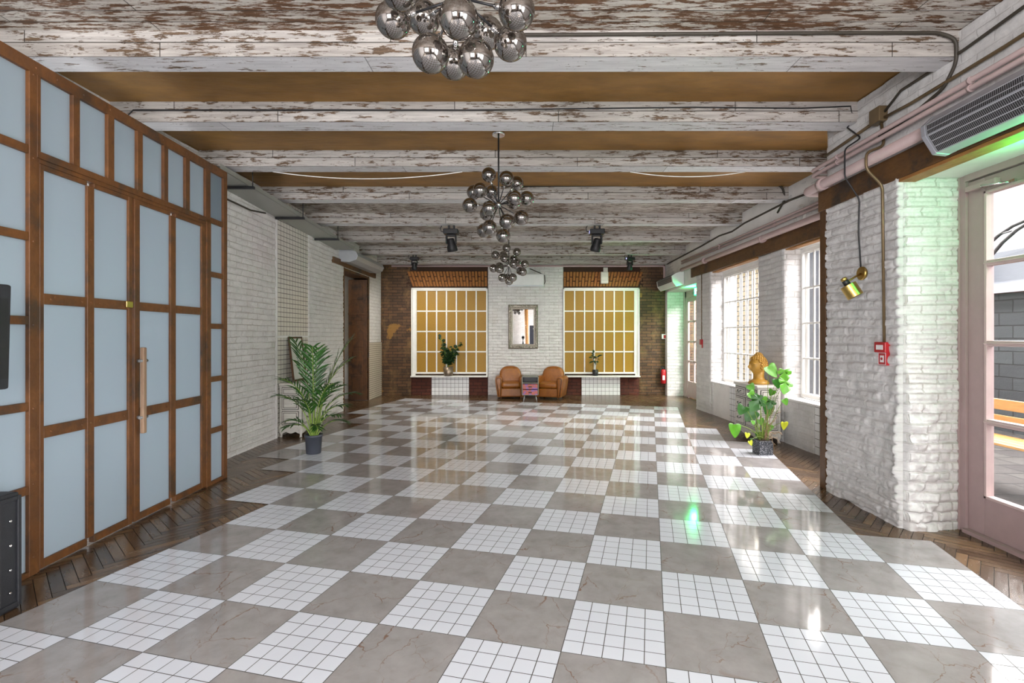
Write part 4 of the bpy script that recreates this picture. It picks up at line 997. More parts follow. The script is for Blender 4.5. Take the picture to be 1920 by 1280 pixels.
# ------------------------------------------------------------------ stage lights
def stage_light(label, X, Y, z, sc, tilt, yaw, watt=125, aim=(0, .55, -.83)):
    t = thing('stage_light', label, 'stage light', (X, Y, z), yaw, 'moving head stage lights'); t.scale = (sc, sc, sc)
    mb = MB(); mb.box(-.05, -.02, -.02, .02, -.06, 0); mb.box(.03, .06, -.02, .02, -.06, 0); mb.box(-.08, .08, -.03, .03, -.07, -.05); mb.build('clamp', M['black'], t, bevel=.004)
    mb = MB(); mb.box(-.115, .115, -.09, .09, -.14, -.06); mb.build('base', M['black'], t, bevel=.012)
    mb = MB(); mb.box(-.07, .07, -.03, .03, -.17, -.14); mb.box(-.085, -.06, -.035, .035, -.29, -.15); mb.box(.06, .085, -.035, .035, -.29, -.15); mb.build('yoke', M['black'], t, bevel=.008)
    R = Matrix.Rotation(tilt, 3, 'Y') @ Matrix.Rotation(.25, 3, 'X')
    hd = MB(); hd.lathe([(.045, .07), (.058, .05), (.06, -.02), (.078, -.06), (.082, -.13), (.07, -.14), (.066, -.13)], (0, 0, -.27), 20, 0, R); hd.build('lamp_head', M['black'], t)
    mb = MB(); mb.tube([(-.11, 0, -.10), (-.16, 0, -.09), (-.17, 0, -.04), (-.15, 0, 0)], .007, 6); mb.build('power_lead', M['black'], t)
    d_ = bpy.data.lights.new('added_stage_fill', 'SPOT'); d_.energy = watt; d_.spot_size = 2.5; d_.spot_blend = 1; d_.shadow_soft_size = .08; d_.color = (1, .93, .84); d_.specular_factor = .2  # fill spot added to warm the deep end; the fixture itself looks unlit
    lo = bpy.data.objects.new('added_stage_fill', d_); C.objects.link(lo); lo.parent = t; lo.location = R @ Vector((0, 0, -.15))+Vector((0, 0, -.27)); lo.rotation_euler = Vector(aim).to_track_quat('-Z', 'Y').to_euler()
    MB().box(-.116, -.118, -.02, .02, -.12, -.08).build('display', M['led'], t)
    return t
stage_light('larger stage light left of the middle chandelier', xa(846, 8.93), 8.93, zb(8.93), 1.12, -.15, 0)
stage_light('larger stage light right of the middle chandelier', xa(1119, 8.93), 8.93, zb(8.93), 1.12, .2, 0)
stage_light('smaller stage light near the back left window', xa(777, 11.8), 11.8, zb(11.8), .85, .05, 0)
stage_light('smaller stage light near the back right window, with a lit display', xa(1181, 11.8), 11.8, zb(11.8), .85, -.05, .4)

# ------------------------------------------------------------------ club armchairs and side table
def armchair(label, loc, rz):
    t = thing('club_armchair', label, 'armchair', loc, rz, 'tan leather club armchairs'); L = M['leather']
    MB().box(-.27, .27, -.33, .30, .05, .27).build('seat_base', L, t, bevel=.03, seg=3)
    mb = MB(); mb.box(-.235, .235, -.37, .14, .27, .42); mb.build('seat_cushion', L, t, bevel=.055, seg=5, shade=True)
    for s in (-1, 1):
        P = []
        for k in range(13):
            a = PI*k/12; P.append(Vector((s*.305+.088*math.cos(a), -.35, .475+.085*math.sin(a))))
        P += [Vector((s*.305-.080, -.35, .36)), Vector((s*.285-.05, -.35, .05)), Vector((s*.285+.05, -.35, .05)), Vector((s*.305+.080, -.35, .36))]
        MB().prism(P, (0, .62, 0)).build('armrest', L, t, bevel=.022, seg=3, shade=True)
        q = [Vector((s*.305+.055*math.cos(a), -.362, .475+.052*math.sin(a))) for a in np.linspace(PI, 0, 13)]
        q = [Vector((s*.285-.022, -.362, .08))]+q+[Vector((s*.285+.022, -.362, .08))]
        MB().tube(q, .008, 6).build('arm_piping', M['leather_dark'], t)
    P = []
    for k in range(17):
        a = PI*k/16; P.append(Vector((.285*math.copysign(abs(math.cos(a))**.75, math.cos(a)), 0, .52+.27*math.sin(a)**.8)))
    P += [Vector((-.31, 0, .30)), Vector((-.29, 0, .05)), Vector((.29, 0, .05)), Vector((.31, 0, .30))]
    P = [Vector((p.x, .10+(p.z-.3)*.18, p.z)) for p in P]
    MB().prism(P, (0, .20, 0)).build('backrest', L, t, bevel=.07, seg=5, shade=True)
    mb = MB()
    for x in (-.25, .25):
        for y in (-.28, .27): mb.lathe([(.022, 0), (.028, .055)], (x, y, 0), 12)
    mb.build('feet', M['dark_wood'], t)
    return t
armchair('tan leather club armchair left of the small table', (xa(956, 12.9)+.02, 12.88, 0), .06)
armchair('tan leather club armchair right of the small table, turned toward it', (xa(1033, 12.85), 12.80, 0), -.30)
tX, tY = xa(994, 12.05), 12.08
tb = thing('side_table', 'narrow grey side table with two painted drawers between the armchairs', 'side table', (tX, tY, 0))
hw = .20; z0, z1 = za(741, 11.9), za(705.5, 11.9)
mb = MB(); mb.box(-hw, hw, -.18, .18, z1-.02, z1); mb.box(-hw, hw, -.18, .18, z0, z0+.02); mb.box(-hw, -hw+.02, -.18, .18, z0, z1); mb.box(hw-.02, hw, -.18, .18, z0, z1); mb.box(-hw, hw, .16, .18, z0, z1)
dzz = (z1-z0)
mb.box(-hw, hw, -.17, .18, z0+dzz*.62, z0+dzz*.66)
MB().box(-hw+.02, hw-.02, .10, .16, z0+dzz*.66, z1-.02).build('niche_shade_panel', M['black'], tb)  # black panel added so the open niche looks shaded
mb.build('cabinet_body', woodmat('grey_weathered_wood', (.24, .24, .20), (.15, .15, .13), .6, (1, 4, 1), 5, .3), tb, bevel=.004)
md, nt, b = newmat('painted_drawer_front'); s = NT(nt); o_ = s.obj(); vo = nt.nodes.new('ShaderNodeTexVoronoi'); nt.links.new(o_, vo.inputs['Vector']); vo.inputs['Scale'].default_value = 13
s.val(b.inputs['Base Color'], s.mix(s.step(vo.outputs['Distance'], .35, .55), (.19, .10, .30), (.36, .09, .07)))
for k in range(2):
    za_ = z0+dzz*(.03+.30*k); d_ = MB().box(-hw+.025, hw-.025, -.185, -.0, za_, za_+dzz*.26).build('drawer', md, tb, bevel=.004)
    MB().box(-.04, .04, -.198, -.185, za_+dzz*.10, za_+dzz*.15).build('drawer_pull', M['black'], d_, bevel=.004)
for x in (-.13, .13):
    for y in (-.13, .13): MB().tube([(x, y, z0), (x*1.25, y*1.2, 0)], [.011, .008], 8).build('leg', M['steel'], tb)

# ------------------------------------------------------------------ distressed white chests
def chest(label, loc, rz):
    """front faces local -Y; width along X .80, depth .38"""
    t = thing('distressed_chest', label, 'chest of drawers', loc, rz, 'distressed white chests'); Wd, D, Ht = .80, .37, .84
    P = M['cream_paint']; E = M['paint_edge']
    MB().box(-Wd/2+.02, Wd/2-.02, -D/2+.02, D/2-.01, .14, Ht-.03).build('carcass', P, t, bevel=.004)
    mb = MB(); mb.box(-Wd/2, Wd/2, -D/2, D/2, Ht-.03, Ht); mb.box(-Wd/2+.01, Wd/2-.01, -D/2+.01, D/2, Ht-.045, Ht-.03); mb.build('top', P, t, bevel=.008, seg=3)
    MB().box(-Wd/2+.005, Wd/2-.005, -D/2+.005, D/2, .125, .155).box(-Wd/2+.012, Wd/2-.012, -D/2+.012, D/2, .155, .17).build('base_moulding', P, t, bevel=.004)
    ap = MB()
    n = 14; 
    def apron(x0, x1, yf, ax):
        top = []; bot = []
        for i in range(n+1):
            q = i/n; top.append((x0+(x1-x0)*q, .125)); bot.append((x0+(x1-x0)*q, .125-.035-.03*abs(math.cos(q*PI*2))*(1 if .15 < q < .85 else 1.1)))
        poly = top+bot[::-1]
        if ax == 0: ap.prism([(a, yf, z) for a, z in poly], (0, .018, 0))
        else: ap.prism([(yf, a, z) for a, z in poly], (.018, 0, 0))
    apron(-Wd/2+.04, Wd/2-.04, -D/2+.02, 0); apron(-D/2+.04, D/2-.04, -Wd/2+.02, 1); apron(-D/2+.04, D/2-.04, Wd/2-.038, 1); ap.build('apron', P, t)
    for sx in (-1, 1):
        for sy in (-1, 1):
            lg = MB(); cx_, cy_ = sx*(Wd/2-.035), sy*(D/2-.035)
            lg.tube([(cx_, cy_, .13), (cx_+sx*.008, cy_+sy*.006, .09), (cx_-sx*.004, cy_, .04), (cx_+sx*.008, cy_+sy*.006, 0)], [.034, .030, .017, .022], 8); lg.build('leg', P, t)
    def panel(mb, e, x0, x1, z0, z1, ax, yf, sgn):
        # raised panel with a dark worn groove round it
        def bx_(a0, a1, b0, b1, d0, d1, m_):
            if ax == 0: m_.box(a0, a1, yf-sgn*d0, yf-sgn*d1, b0, b1)
            else: m_.box(yf-sgn*d0, yf-sgn*d1, a0, a1, b0, b1)
        bx_(x0, x1, z0, z1, 0, .004, e); bx_(x0+.009, x1-.009, z0+.009, z1-.009, 0, .012, mb); bx_(x0+.026, x1-.026, z0+.026, z1-.026, .012, .0135, e); bx_(x0+.033, x1-.033, z0+.033, z1-.033, .012, .016, mb)
    for k, (z0, z1) in enumerate(((.19, .41), (.43, .63), (.65, .78))):
        for c_ in (0, 1):
            x0, x1 = (-Wd/2+.05, -.01) if c_ == 0 else (.01, Wd/2-.05)
            mb = MB(); e = MB(); panel(mb, e, x0, x1, z0, z1, 0, -D/2+.02, 1)
            d_ = mb.build('drawer', P, t, bevel=.003, seg=1); e.build('drawer_edge', E, d_)
            kn = MB(); cxx = (x0+x1)/2; zz_ = (z0+z1)/2
            for q in (-.05, .05): kn.sphere((cxx+q, -D/2-.004, zz_+.006), .009, 8, 6)
            kn.tube([(cxx-.05+.1*i/8, -D/2-.016, zz_-.016*math.sin(PI*i/8)) for i in range(9)], .005, 6); kn.build('drawer_handle', M['black'], d_)
        for sgn, xf in ((1, -Wd/2+.02), (-1, Wd/2-.02)):
            mb = MB(); e = MB(); panel(mb, e, -D/2+.06, D/2-.05, z0, z1, 1, xf, sgn); p_ = mb.build('side_panel', P, t, bevel=.003, seg=1); e.build('panel_edge', E, p_)
    return t
chest('distressed white chest against the left wall behind the tall palm', (XL+.205, 8.20, 0), PI/2)
chest('distressed white chest by the right windows under the golden head', (3.55, 7.76, 0), -PI/2+.02)

# botanical picture on the left chest
pc = thing('framed_print', 'dark framed botanical print leaning on the chest behind the palm', 'picture')
bl, br_, tl = Vector((-3.72, 8.05, .842)), Vector((-3.72, 8.53, .842)), Vector((-3.825, 8.10, 1.56))
eu = (br_-bl).normalized(); ev = (tl-bl).normalized(); en = ev.cross(eu).normalized()
if en.x < 0: en = -en
wd, ht = (br_-bl).length, (tl-bl).length; cc = bl+eu*wd/2+ev*ht/2
mb = MB(); fw = .03
mb.obox(cc-eu*(wd/2-fw/2), eu*fw/2, ev*ht/2, en*.012); mb.obox(cc+eu*(wd/2-fw/2), eu*fw/2, ev*ht/2, en*.012); mb.obox(cc-ev*(ht/2-fw/2), eu*wd/2, ev*fw/2, en*.012); mb.obox(cc+ev*(ht/2-fw/2), eu*wd/2, ev*fw/2, en*.012)
mb.build('frame', M['dark_wood'], pc, bevel=.003, seg=1)
MB().obox(cc-en*.002, eu*(wd/2-fw), ev*(ht/2-fw), en*.003).build('paper', simple('cream_paper', (.70, .71, .66), .5, var=.05, bump=0), pc)
mb = MB(); rs = random.Random(3)
mb.tube([cc+en*.004-ev*ht*.36, cc+en*.004+ev*ht*.34], .003, 5)
for i in range(46):
    q = rs.uniform(-.34, .34); wmax = .07*(1-(q+.34)/.75)+.01; c_ = cc+en*.004+ev*(q*ht)+eu*rs.uniform(-wmax, wmax); r = rs.uniform(.007, .013)
    a = rs.uniform(0, PI); x_ = eu*math.cos(a)+ev*math.sin(a); y_ = en.cross(x_)
    mb.add([c_-x_*r*1.8, c_-y_*r*.7, c_+x_*r*1.8, c_+y_*r*.7], [(0, 1, 2, 3)])
mb.build('plant_drawing', simple('printed_green', (.06, .20, .14), .6), pc)

# ------------------------------------------------------------------ golden head on the right chest
def golden_head():
    t = thing('golden_head_bust', 'matte gold head statue with curled hair standing on the right chest', 'statue', (xa(1420, 7.74), 7.72, .841), -1.40)
    nu, nv = 96, 72; vs = []
    for i in range(nv+1):
        el = -PI/2+PI*i/nv
        for k in range(nu):
            az = 2*PI*k/nu      # az 0 = front (-Y)
            d = Vector((math.sin(az)*math.cos(el), -math.cos(az)*math.cos(el), math.sin(el)))
            x, y, z = d.x*.102, d.y*.122, d.z*.145
            G = lambda a0, e0, sa, se: math.exp(-(((az-a0+PI) % (2*PI)-PI)/sa)**2-((el-e0)/se)**2)
            if z < 0: f_ = 1-.22*(-z/.145)**1.5; x *= f_; y *= (1-.10*(-z/.145))
            fr = max(0, math.cos(az))*math.cos(el)
            out = .030*G(0, -.18, .13, .20)+.016*G(0, .0, .10, .25)          # nose
            out += .010*(G(.42, .20, .30, .09)+G(-.42, .20, .30, .09))        # brow
            out -= .012*(G(.38, .06, .20, .10)+G(-.38, .06, .20, .10))        # eye socket
            out += .009*(G(.38, .03, .16, .055)+G(-.38, .03, .16, .055))      # lid
            out += .011*(G(.12, -.50, .22, .055)+G(-.12, -.50, .22, .055))-.008*G(0, -.57, .3, .03)+.010*G(0, -.64, .2, .06)
            out += .014*G(0, -.92, .35, .16)+.008*(G(.7, -.35, .35, .3)+G(-.7, -.35, .35, .3))
            vs.append(Vector((x, y, z))+d*out+Vector((0, 0, .285)))
    fs = [(i*nu+k, i*nu+(k+1) % nu, (i+1)*nu+(k+1) % nu, (i+1)*nu+k) for i in range(nv) for k in range(nu)]
    mb = MB(); mb.add(vs, fs, 0, True)
    # neck and base
    mb.lathe([(.135, 0), (.142, .01), (.138, .032), (.115, .055), (.085, .07), (.072, .09), (.070, .13), (.074, .2)], (0, .012, 0), 32)
    mb.build('head', M['gold_paint'], t)
    hm = MB(); 
    # cap, topknot and curls
    rows = 11
    for r in range(rows):
        el = -.25+r*(PI/2+.25)/rows
        R_ = math.cos(el); n = max(3, int(R_*27))
        for k in range(n):
            az = 2*PI*(k+.5*(r % 2))/n; da = abs((az+PI) % (2*PI)-PI)
            if el < .62-.0*da and da < 1.05: continue
            if el < .28 and da < 1.35: continue
            d = Vector((math.sin(az)*math.cos(el), -math.cos(az)*math.cos(el), math.sin(el)))
            hm.sphere((d.x*.106, d.y*.126, d.z*.150+.285), .0175, 10, 8)
    hm.lathe([(.075, -.03), (.060, .0), (.045, .025), (.022, .045), (.002, .055)], (0, .01, .42), 20)
    for r in range(5):
        el = -.1+r*.36; n = max(1, int(math.cos(el)*13))
        for k in range(n):
            az = 2*PI*(k+.5*(r % 2))/n; hm.sphere((.052*math.sin(az)*math.cos(el), .01-.052*math.cos(az)*math.cos(el), .415+.058*math.sin(el)), .0145, 10, 8)
    hm.build('curled_hair', M['gold_paint'], t)
    for s in (-1, 1):
        e = MB(); e.sphere((s*.103, .012, .285), .03, 14, 10, 0, (.35, .75, 1.5)); e.sphere((s*.100, .008, .225), .016, 12, 8, 0, (.5, .8, 1.9)); e.sphere((s*.112, .014, .292), .018, 12, 8, 0, (.3, .7, 1.3)); e.build('ear', M['gold_paint'], t)
    t.scale = (1.08, 1.08, 1.0)
    return t
golden_head()

# ------------------------------------------------------------------ plants
def blade(mb, base, tip, w, up, mi=0, fold=.3, droop=.1, n=4):
    base, tip = Vector(base), Vector(tip); d = tip-base; L = d.length; side = d.cross(up)
    if side.length < 1e-4: side = Vector((1, 0, 0))
    side.normalize(); nn = side.cross(d).normalized(); vs = []; fs = []
    for i in range(n+1):
        q = i/n; c_ = base+d*q+Vector((0, 0, -droop*L*q*q)); ww = w*(math.sin(PI*min(1, .12+q*.88))**.7) if i < n else .0006
        vs += [c_-side*ww+nn*ww*fold, c_, c_+side*ww+nn*ww*fold]
    for i in range(n): a = i*3; fs += [(a, a+1, a+4, a+3), (a+1, a+2, a+5, a+4)]
    mb.add(vs, fs, mi, True)
pot_x, pot_y = xa(588, 6.75), 6.75
pl = thing('potted_palm', 'tall kentia palm in a slate grey plastic pot on the tiled floor', 'potted plant', (pot_x, pot_y, .004))
MB().lathe([(.088, 0), (.094, .01), (.108, .22), (.116, .225), (.118, .255), (.108, .255), (.104, .215)], (0, 0, 0), 32).build('pot', M['pot_grey'], pl)
MB().lathe([(.104, .19), (.104, .215), (.02, .225)], (0, 0, 0), 24).build('soil', M['soil'], pl)
rs = random.Random(11)
def frond(h0, L, az, lean, arch_, lf, nl, start=.42):
    st = MB(); bl_ = MB(); pts = []
    p = Vector((.03*math.cos(az), .03*math.sin(az), .21)); d = Vector((math.cos(az)*lean, math.sin(az)*lean, 1)).normalized(); N = 22
    for i in range(N+1):
        pts.append(p.copy()); q = i/N
        d = (d+Vector((math.cos(az), math.sin(az), 0))*arch_*q*.16+Vector((0, 0, -1))*arch_*.10*q*q).normalized(); p = p+d*(L/N)
    st.tube(pts, [.008*(1-.75*i/N)+.0015 for i in range(N+1)], 6)
    for k in range(nl):
        q = start+(1-start)*(k+.5)/nl; i = min(N-1, int(q*N)); fr_ = q*N-i; P = pts[i].lerp(pts[i+1], fr_); T_ = (pts[i+1]-pts[i]).normalized()
        sd = T_.cross(Vector((0, 0, 1)))
        if sd.length < .05: sd = Vector((-math.sin(az), math.cos(az), 0))
        sd.normalize(); up = sd.cross(T_).normalized()
        ll = lf*(math.sin(PI*(.18+.74*(k+.5)/nl))**.6)
        for s in (-1, 1):
            dr_ = (T_*rs.uniform(.75, 1.0)+sd*s*rs.uniform(.55, .8)+up*rs.uniform(.0, .25)).normalized()
            blade(bl_, P, P+dr_*ll*rs.uniform(.85, 1.1), .0125, up, 0, .4, rs.uniform(.12, .35))
    o = st.build('frond', M['stem'], pl); bl_.build('leaflets', M['leaf_palm'], o)
for (L, azd, lean, ar, lf_, nl) in ((1.42, 20, .16, .28, .34, 12), (1.34, 165, .05, .25, .32, 12), (1.24, 100, .03, .3, .30, 12), (1.27, -70, .04, .3, .32, 12), (1.18, 5, .10, .5, .30, 12), (1.0, 240, .08, .7, .27, 12), (.98, 320, .12, .8, .26, 11), (.88, 10, .20, 1.0, .27, 10), (.76, 270, .12, .9, .24, 10), (.85, 60, .1, .8, .25, 10), (.80, 190, .16, .9, .22, 8), (.70, 350, .24, 1.1, .24, 9),
                              (.50, 170, .5, 1.6, .17, 9), (.50, 10, .55, 1.5, .17, 9), (.45, 300, .4, 1.8, .16, 9), (.46, 230, .4, 1.8, .16, 9), (.42, 100, .4, 1.6, .16, 8), (.55, 345, .3, 1.2, .18, 9)):
    frond(0, L, math.radians(azd), lean, ar, lf_, nl)

# monstera
mX, mY = xa(1430, 6.72), 6.72
mo = thing('potted_monstera', 'bright green climbing monstera in a speckled square pot by the right chest', 'potted plant', (mX, mY, .004))
pt = MB(); a = .06; q = [Vector((.134*math.cos(a+PI/4+PI/2*k), .13*math.sin(a+PI/4+PI/2*k), 0)) for k in range(4)]
pt.prism(q, (0, 0, .185)); pt.build('pot', M['terrazzo'], mo, bevel=.006)
q2 = [Vector((v.x*.86, v.y*.86, .175)) for v in q]; MB().prism(q2, (0, 0, .014)).build('soil', M['soil'], mo)
def heart(n=32, split=False):
    P = []
    for k in range(n):
        t = 2*PI*k/n; x = .60*math.sin(t)*(1+.12*math.cos(t)); z = .56*math.cos(t)-.13*math.cos(2*t)-.10*math.exp(-((t-PI)/.3)**2)-.12*math.exp(-(min(t, 2*PI-t)/.3)**2)
        if split and k % 4 == 2 and 4 < k < n-4 and abs(k-n/2) > 3: x *= .45
        P.append((x, z))
    return P
LV = [(585, 290, 150, 0, 1), (725, 340, 170, 1, 1), (735, 450, 165, 1, 1), (375, 470, 85, 0, 1), (380, 552, 105, 0, 1), (440, 635, 175, 1, 2), (290, 700, 115, 0, 2), (380, 752, 150, 0, 2), (560, 700, 140, 0, 2), (600, 525, 75, 0, 1), (575, 640, 120, 1, 2), (210, 905, 150, 0, 1), (725, 865, 90, 0, 3), (565, 890, 90, 0, 1), (490, 975, 125, 0, 2), (415, 1045, 115, 0, 2), (372, 1050, 55, 0, 3), (340, 970, 60, 0, 3), (733, 620, 75, 0, 1), (480, 830, 80, 0, 1), (400, 840, 50, 0, 1), (650, 420, 110, 0, 2), (500, 610, 100, 0, 1), (455, 580, 90, 0, 2)]
rs = random.Random(5)
for i, (zx, zy, sz, sp_, mt_) in enumerate(LV):
    Yl = 6.72+rs.uniform(-.22, .10); c_ = at(1340+zx/5.5625, 640+zy/5.5625, Yl)-Vector((mX, mY, .004)); S = sz/5.5625/F*Yl*.62
    nrm = Vector((rs.uniform(-.5, .3), -1, rs.uniform(.0, .6))).normalized(); xa_ = Vector((0, 0, 1)).cross(nrm).normalized(); za2 = nrm.cross(xa_)
    rot = rs.uniform(-.6, .6); xa2 = xa_*math.cos(rot)+za2*math.sin(rot); za3 = -xa_*math.sin(rot)+za2*math.cos(rot)
    mb = MB(); hp = heart(32, sp_); base = c_+za3*S*.36; vs = [base]
    cupx = rs.uniform(.1, .3)
    for (x, z) in hp: vs.append(c_+xa2*x*S*1.35+za3*z*S*1.35-nrm*(-(x*x)*cupx*S*1.3+.25*(z-.4)**2*S*.4))
    nn_ = len(hp)
    mid = [vs[0].lerp(v, .55)+nrm*.04*S for v in vs[1:]]
    allv = vs+mid; fs = []
    for k in range(nn_): k2 = (k+1) % nn_; fs += [(0, nn_+1+k, nn_+1+k2), (nn_+1+k, 1+k, 1+k2, nn_+1+k2)]
    mb.add(allv, fs, 0, True)
    mat = {1: M['leaf_mon'], 2: M['leaf_mon2'], 3: M['leaf_yellow']}[mt_]
    lo = mb.build('leaf', mat, mo)
    b0 = Vector((rs.uniform(-.05, .06), rs.uniform(-.05, .05), .185)); m1 = b0.lerp(base, .5)+Vector((rs.uniform(-.02, .04), rs.uniform(0, .06), .10))
    pts = [b0*(1-t)**2+m1*2*t*(1-t)+base*t*t for t in np.linspace(0, 1, 9)]
    MB().tube(pts, [.0055-.003*t for t in np.linspace(0, 1, 9)], 5).build('petiole', M['stem'], lo)
for i in range(16):
    b0 = Vector((rs.uniform(-.02, .09), rs.uniform(-.05, .05), .19)); e = Vector((rs.uniform(.02, .24), rs.uniform(-.12, .06), rs.uniform(.12, .75)))
    pts = [b0.lerp(e, t)+Vector((rs.uniform(-.02, .02), rs.uniform(-.015, .015), .06*math.sin(PI*t)+rs.uniform(-.015, .015))) for t in np.linspace(0, 1, 8)]
    if i < 3: pts[-1] = Vector((pts[-1].x, pts[-1].y, .06))
    MB().tube(pts, .0035, 5).build('aerial_root', M['root'], mo)

def leafy(label, X, pw, ph, pot_mat, mat, stems, leaf_l, leaf_w, per, name, lathe_top=1.0, bare=0.25):
    t = thing(name, label, 'potted plant', (X, YB-.13, bz(703.8)+.006))
    MB().lathe([(pw*.82, 0), (pw*.86, .006), (pw*lathe_top, ph), (pw*lathe_top*.9, ph), (pw*.88, ph-.02)], (0, 0, 0), 24).build('pot', pot_mat, t)
    MB().lathe([(pw*.86, ph-.03), (pw*.86, ph-.015)], (0, 0, 0), 20).build('soil', M['soil'], t)
    st = MB(); lf = MB()
    for (x, z) in stems:
        e = Vector((x, rs.uniform(-.10, -.02), z)); b0 = Vector((0, 0, ph-.02)); m1 = Vector((x*.2, 0, (z+ph)/2)); pts = [b0*(1-q)**2+m1*2*q*(1-q)+e*q*q for q in np.linspace(0, 1, 10)]
        st.tube(pts, .007, 6)
        for k in range(per):
            q = bare+(1-bare)*(k+1)/per; i = min(8, int(q*9)); P = pts[i].lerp(pts[i+1], min(1, q*9-i)); a = rs.uniform(0, 2*PI)
            d = Vector((math.cos(a), math.sin(a)*.3-.35, rs.uniform(-.2, .8))).normalized(); blade(lf, P, P+d*leaf_l*rs.uniform(.7, 1.1), leaf_w*rs.uniform(.8, 1.1), Vector((0, -.6, .8)), 0, .2, .25)
    st.build('stems', M['stem'] if bare < .5 else M['white_frame'], t); lf.build('foliage', mat, t); return t
leafy('bushy dark green plant in a bronze pot on the left window sill', bx(842), .135, .235, M['pot_bronze'], M['leaf_dark'], [(-.20, 1.0), (-.16, .80), (-.10, .62), (.0, .72), (.12, .75), (.34, .86), (.26, .80), (.10, .45), (-.06, .42), (.18, .60)], .13, .045, 13, 'potted_ficus')
leafy('small plant with few dark leaves in a black pot on the right window sill', bx(1115), .08, .155, M['black'], M['leaf_dark'], [(-.05, .60), (.04, .50), (-.09, .48)], .15, .035, 5, 'potted_rubber_plant', bare=.62)

# ------------------------------------------------------------------ wall lamp, call point, extinguisher, exit signs
wlmp = thing('wall_lamp', 'brass wall lamp with a ribbed cylinder shade on the near pillar', 'wall lamp')
D0 = Vector((XN-.022, lY, za(512.5, lY)))
Mx = Matrix(((0, 0, -1), (0, 1, 0), (1, 0, 0)))
MB().lathe([(.062, 0), (.062, .02), (.055, .026)], D0, 28, 0, Mx).build('wall_plate', M['brass'], wlmp)
shc = Vector((2.90, lY-.10, za(545, lY-.10))); ax = Vector((.42, -.25, -.86)).normalized()
zx_ = ax; xx_ = zx_.cross(Vector((0, 1, 0))).normalized(); yy_ = zx_.cross(xx_); Ms = Matrix((xx_, yy_, zx_)).transposed()
pr = []
for k in range(15): pr += [(.064, -.06+.008*k), (.0675, -.056+.008*k)]
MB().lathe([(.02, -.064)]+pr+[(.064, .06), (.058, .06), (.056, -.05)], shc, 28, 0, Ms).build('lamp_shade', M['brass'], wlmp)
MB().lathe([(.026, -.105), (.028, -.10), (.028, -.06)], shc, 16, 0, Ms).build('lamp_neck', M['black'], wlmp)
MB().lathe([(.022, -.135), (.026, -.13), (.026, -.105)], shc, 16, 0, Ms).build('lamp_cap', M['brass'], wlmp)
nk = shc-ax*.085
MB().tube([D0+Vector((-.02, 0, 0)), D0.lerp(nk, .5)+Vector((0, 0, .01)), nk], .009, 8).build('lamp_arm', M['brass'], wlmp)

fc = thing('fire_call_point', 'red fire alarm call point at the end of the conduit on the near pillar', 'call point')
cy0, cy1 = yx(1666, 3.06), yx(1645, 3.06)
MB().box(XN-.06, XN-.012, cy0, cy1, 1.435, 1.525).build('housing', M['red'], fc, bevel=.006)
MB().box(XN-.063, XN-.06, cy0+.025, cy1-.03, 1.46, 1.50).build('press_plate', M['white_print'], fc)
fs_ = thing('fire_sign', 'small red fire alarm sign with a white ringed square under the call point', 'sign')
sy0, sy1 = yx(1667, 3.07), yx(1651.5, 3.07); szc = 1.382; syc = (sy0+sy1)/2; hs = (sy1-sy0)/2
MB().box(XN-.045, XN-.012, sy0, sy1, szc-.055, szc+.055).build('plate', M['red'], fs_)
mb = MB(); x_ = XN-.047
for a0, a1, b0, b1 in ((-.88, .88, .86, .93), (-.88, .88, -.93, -.86), (-.93, -.86, -.93, .93), (.86, .93, -.93, .93)): mb.box(x_, x_+.002, syc+a0*hs, syc+a1*hs, szc+b0*.055, szc+b1*.055)
mb.box(x_, x_+.002, syc-.45*hs, syc+.45*hs, szc-.030, szc+.028); mb.build('white_square', M['white_print'], fs_)
MB().lathe([(.012, 0), (.012, .002)], (x_-.001, syc, szc), 16, 0, Mx).build('red_dot', M['red'], fs_)
# second call point on the far pier
Yq = 10.55; XQ = XR(Yq)
f2 = thing('fire_call_point', 'faded red call point on the pier beside the exit door', 'call point')
MB().box(XQ-.06, XQ-.015, Yq-.03, Yq+.06, za(646, Yq), za(636, Yq)).build('housing', M['red'], f2, bevel=.006)
MB().box(XQ-.03, XQ-.018, Yq-.03, Yq+.02, za(652, Yq), za(646, Yq)).build('sign_plate', M['red'], f2)
pipe('wall_conduit', [(XQ-.025, Yq+.03, ZH+.05), (XQ-.025, Yq+.03, za(636, Yq))], .010, M['conduit'], 'thin vertical conduit on the pier beside the exit door', 'conduit', 6)
f3 = thing('alarm_switch', 'small white and red switch on the back wall beside the corner', 'switch')
MB().box(bx(1240), bx(1247), YB-.06, YB-.01, bz(635), bz(626)).build('housing', M['white_print'], f3, bevel=.005)
MB().box(bx(1243), bx(1247), YB-.064, YB-.06, bz(634), bz(628)).build('press_plate', M['red'], f3)
eX, eY = bx(1243)-.02, YB-.12
fe = thing('fire_extinguisher', 'red fire extinguisher hanging in the far right corner', 'fire extinguisher', (eX, eY, 0))
zt0, zt1 = za(719, eY), za(692, eY)
MB().lathe([(.055, zt0), (.07, zt0+.02), (.07, zt1-.05), (.055, zt1-.015), (.022, zt1)], (0, 0, 0), 24).build('cylinder', M['red'], fe)
MB().lathe([(.02, zt1), (.022, zt1+.03)], (0, 0, 0), 12).box(-.05, .03, -.012, .012, zt1+.03, zt1+.045).box(-.06, .02, -.012, .012, zt1+.06, zt1+.07).build('valve', M['black'], fe)
MB().tube([(-.02, -.01, zt1+.03), (-.08, -.02, zt1), (-.085, -.03, zt0+.15)], .010, 8).build('hose', M['black'], fe)
MB().box(-.04, .02, -.0745, -.066, zt0+.10, zt0+.22).build('label_sticker', M['white_print'], fe)
MB().box(-.03, .03, .06, .12, zt1-.1, zt1-.04).build('wall_bracket', M['steel'], fe)
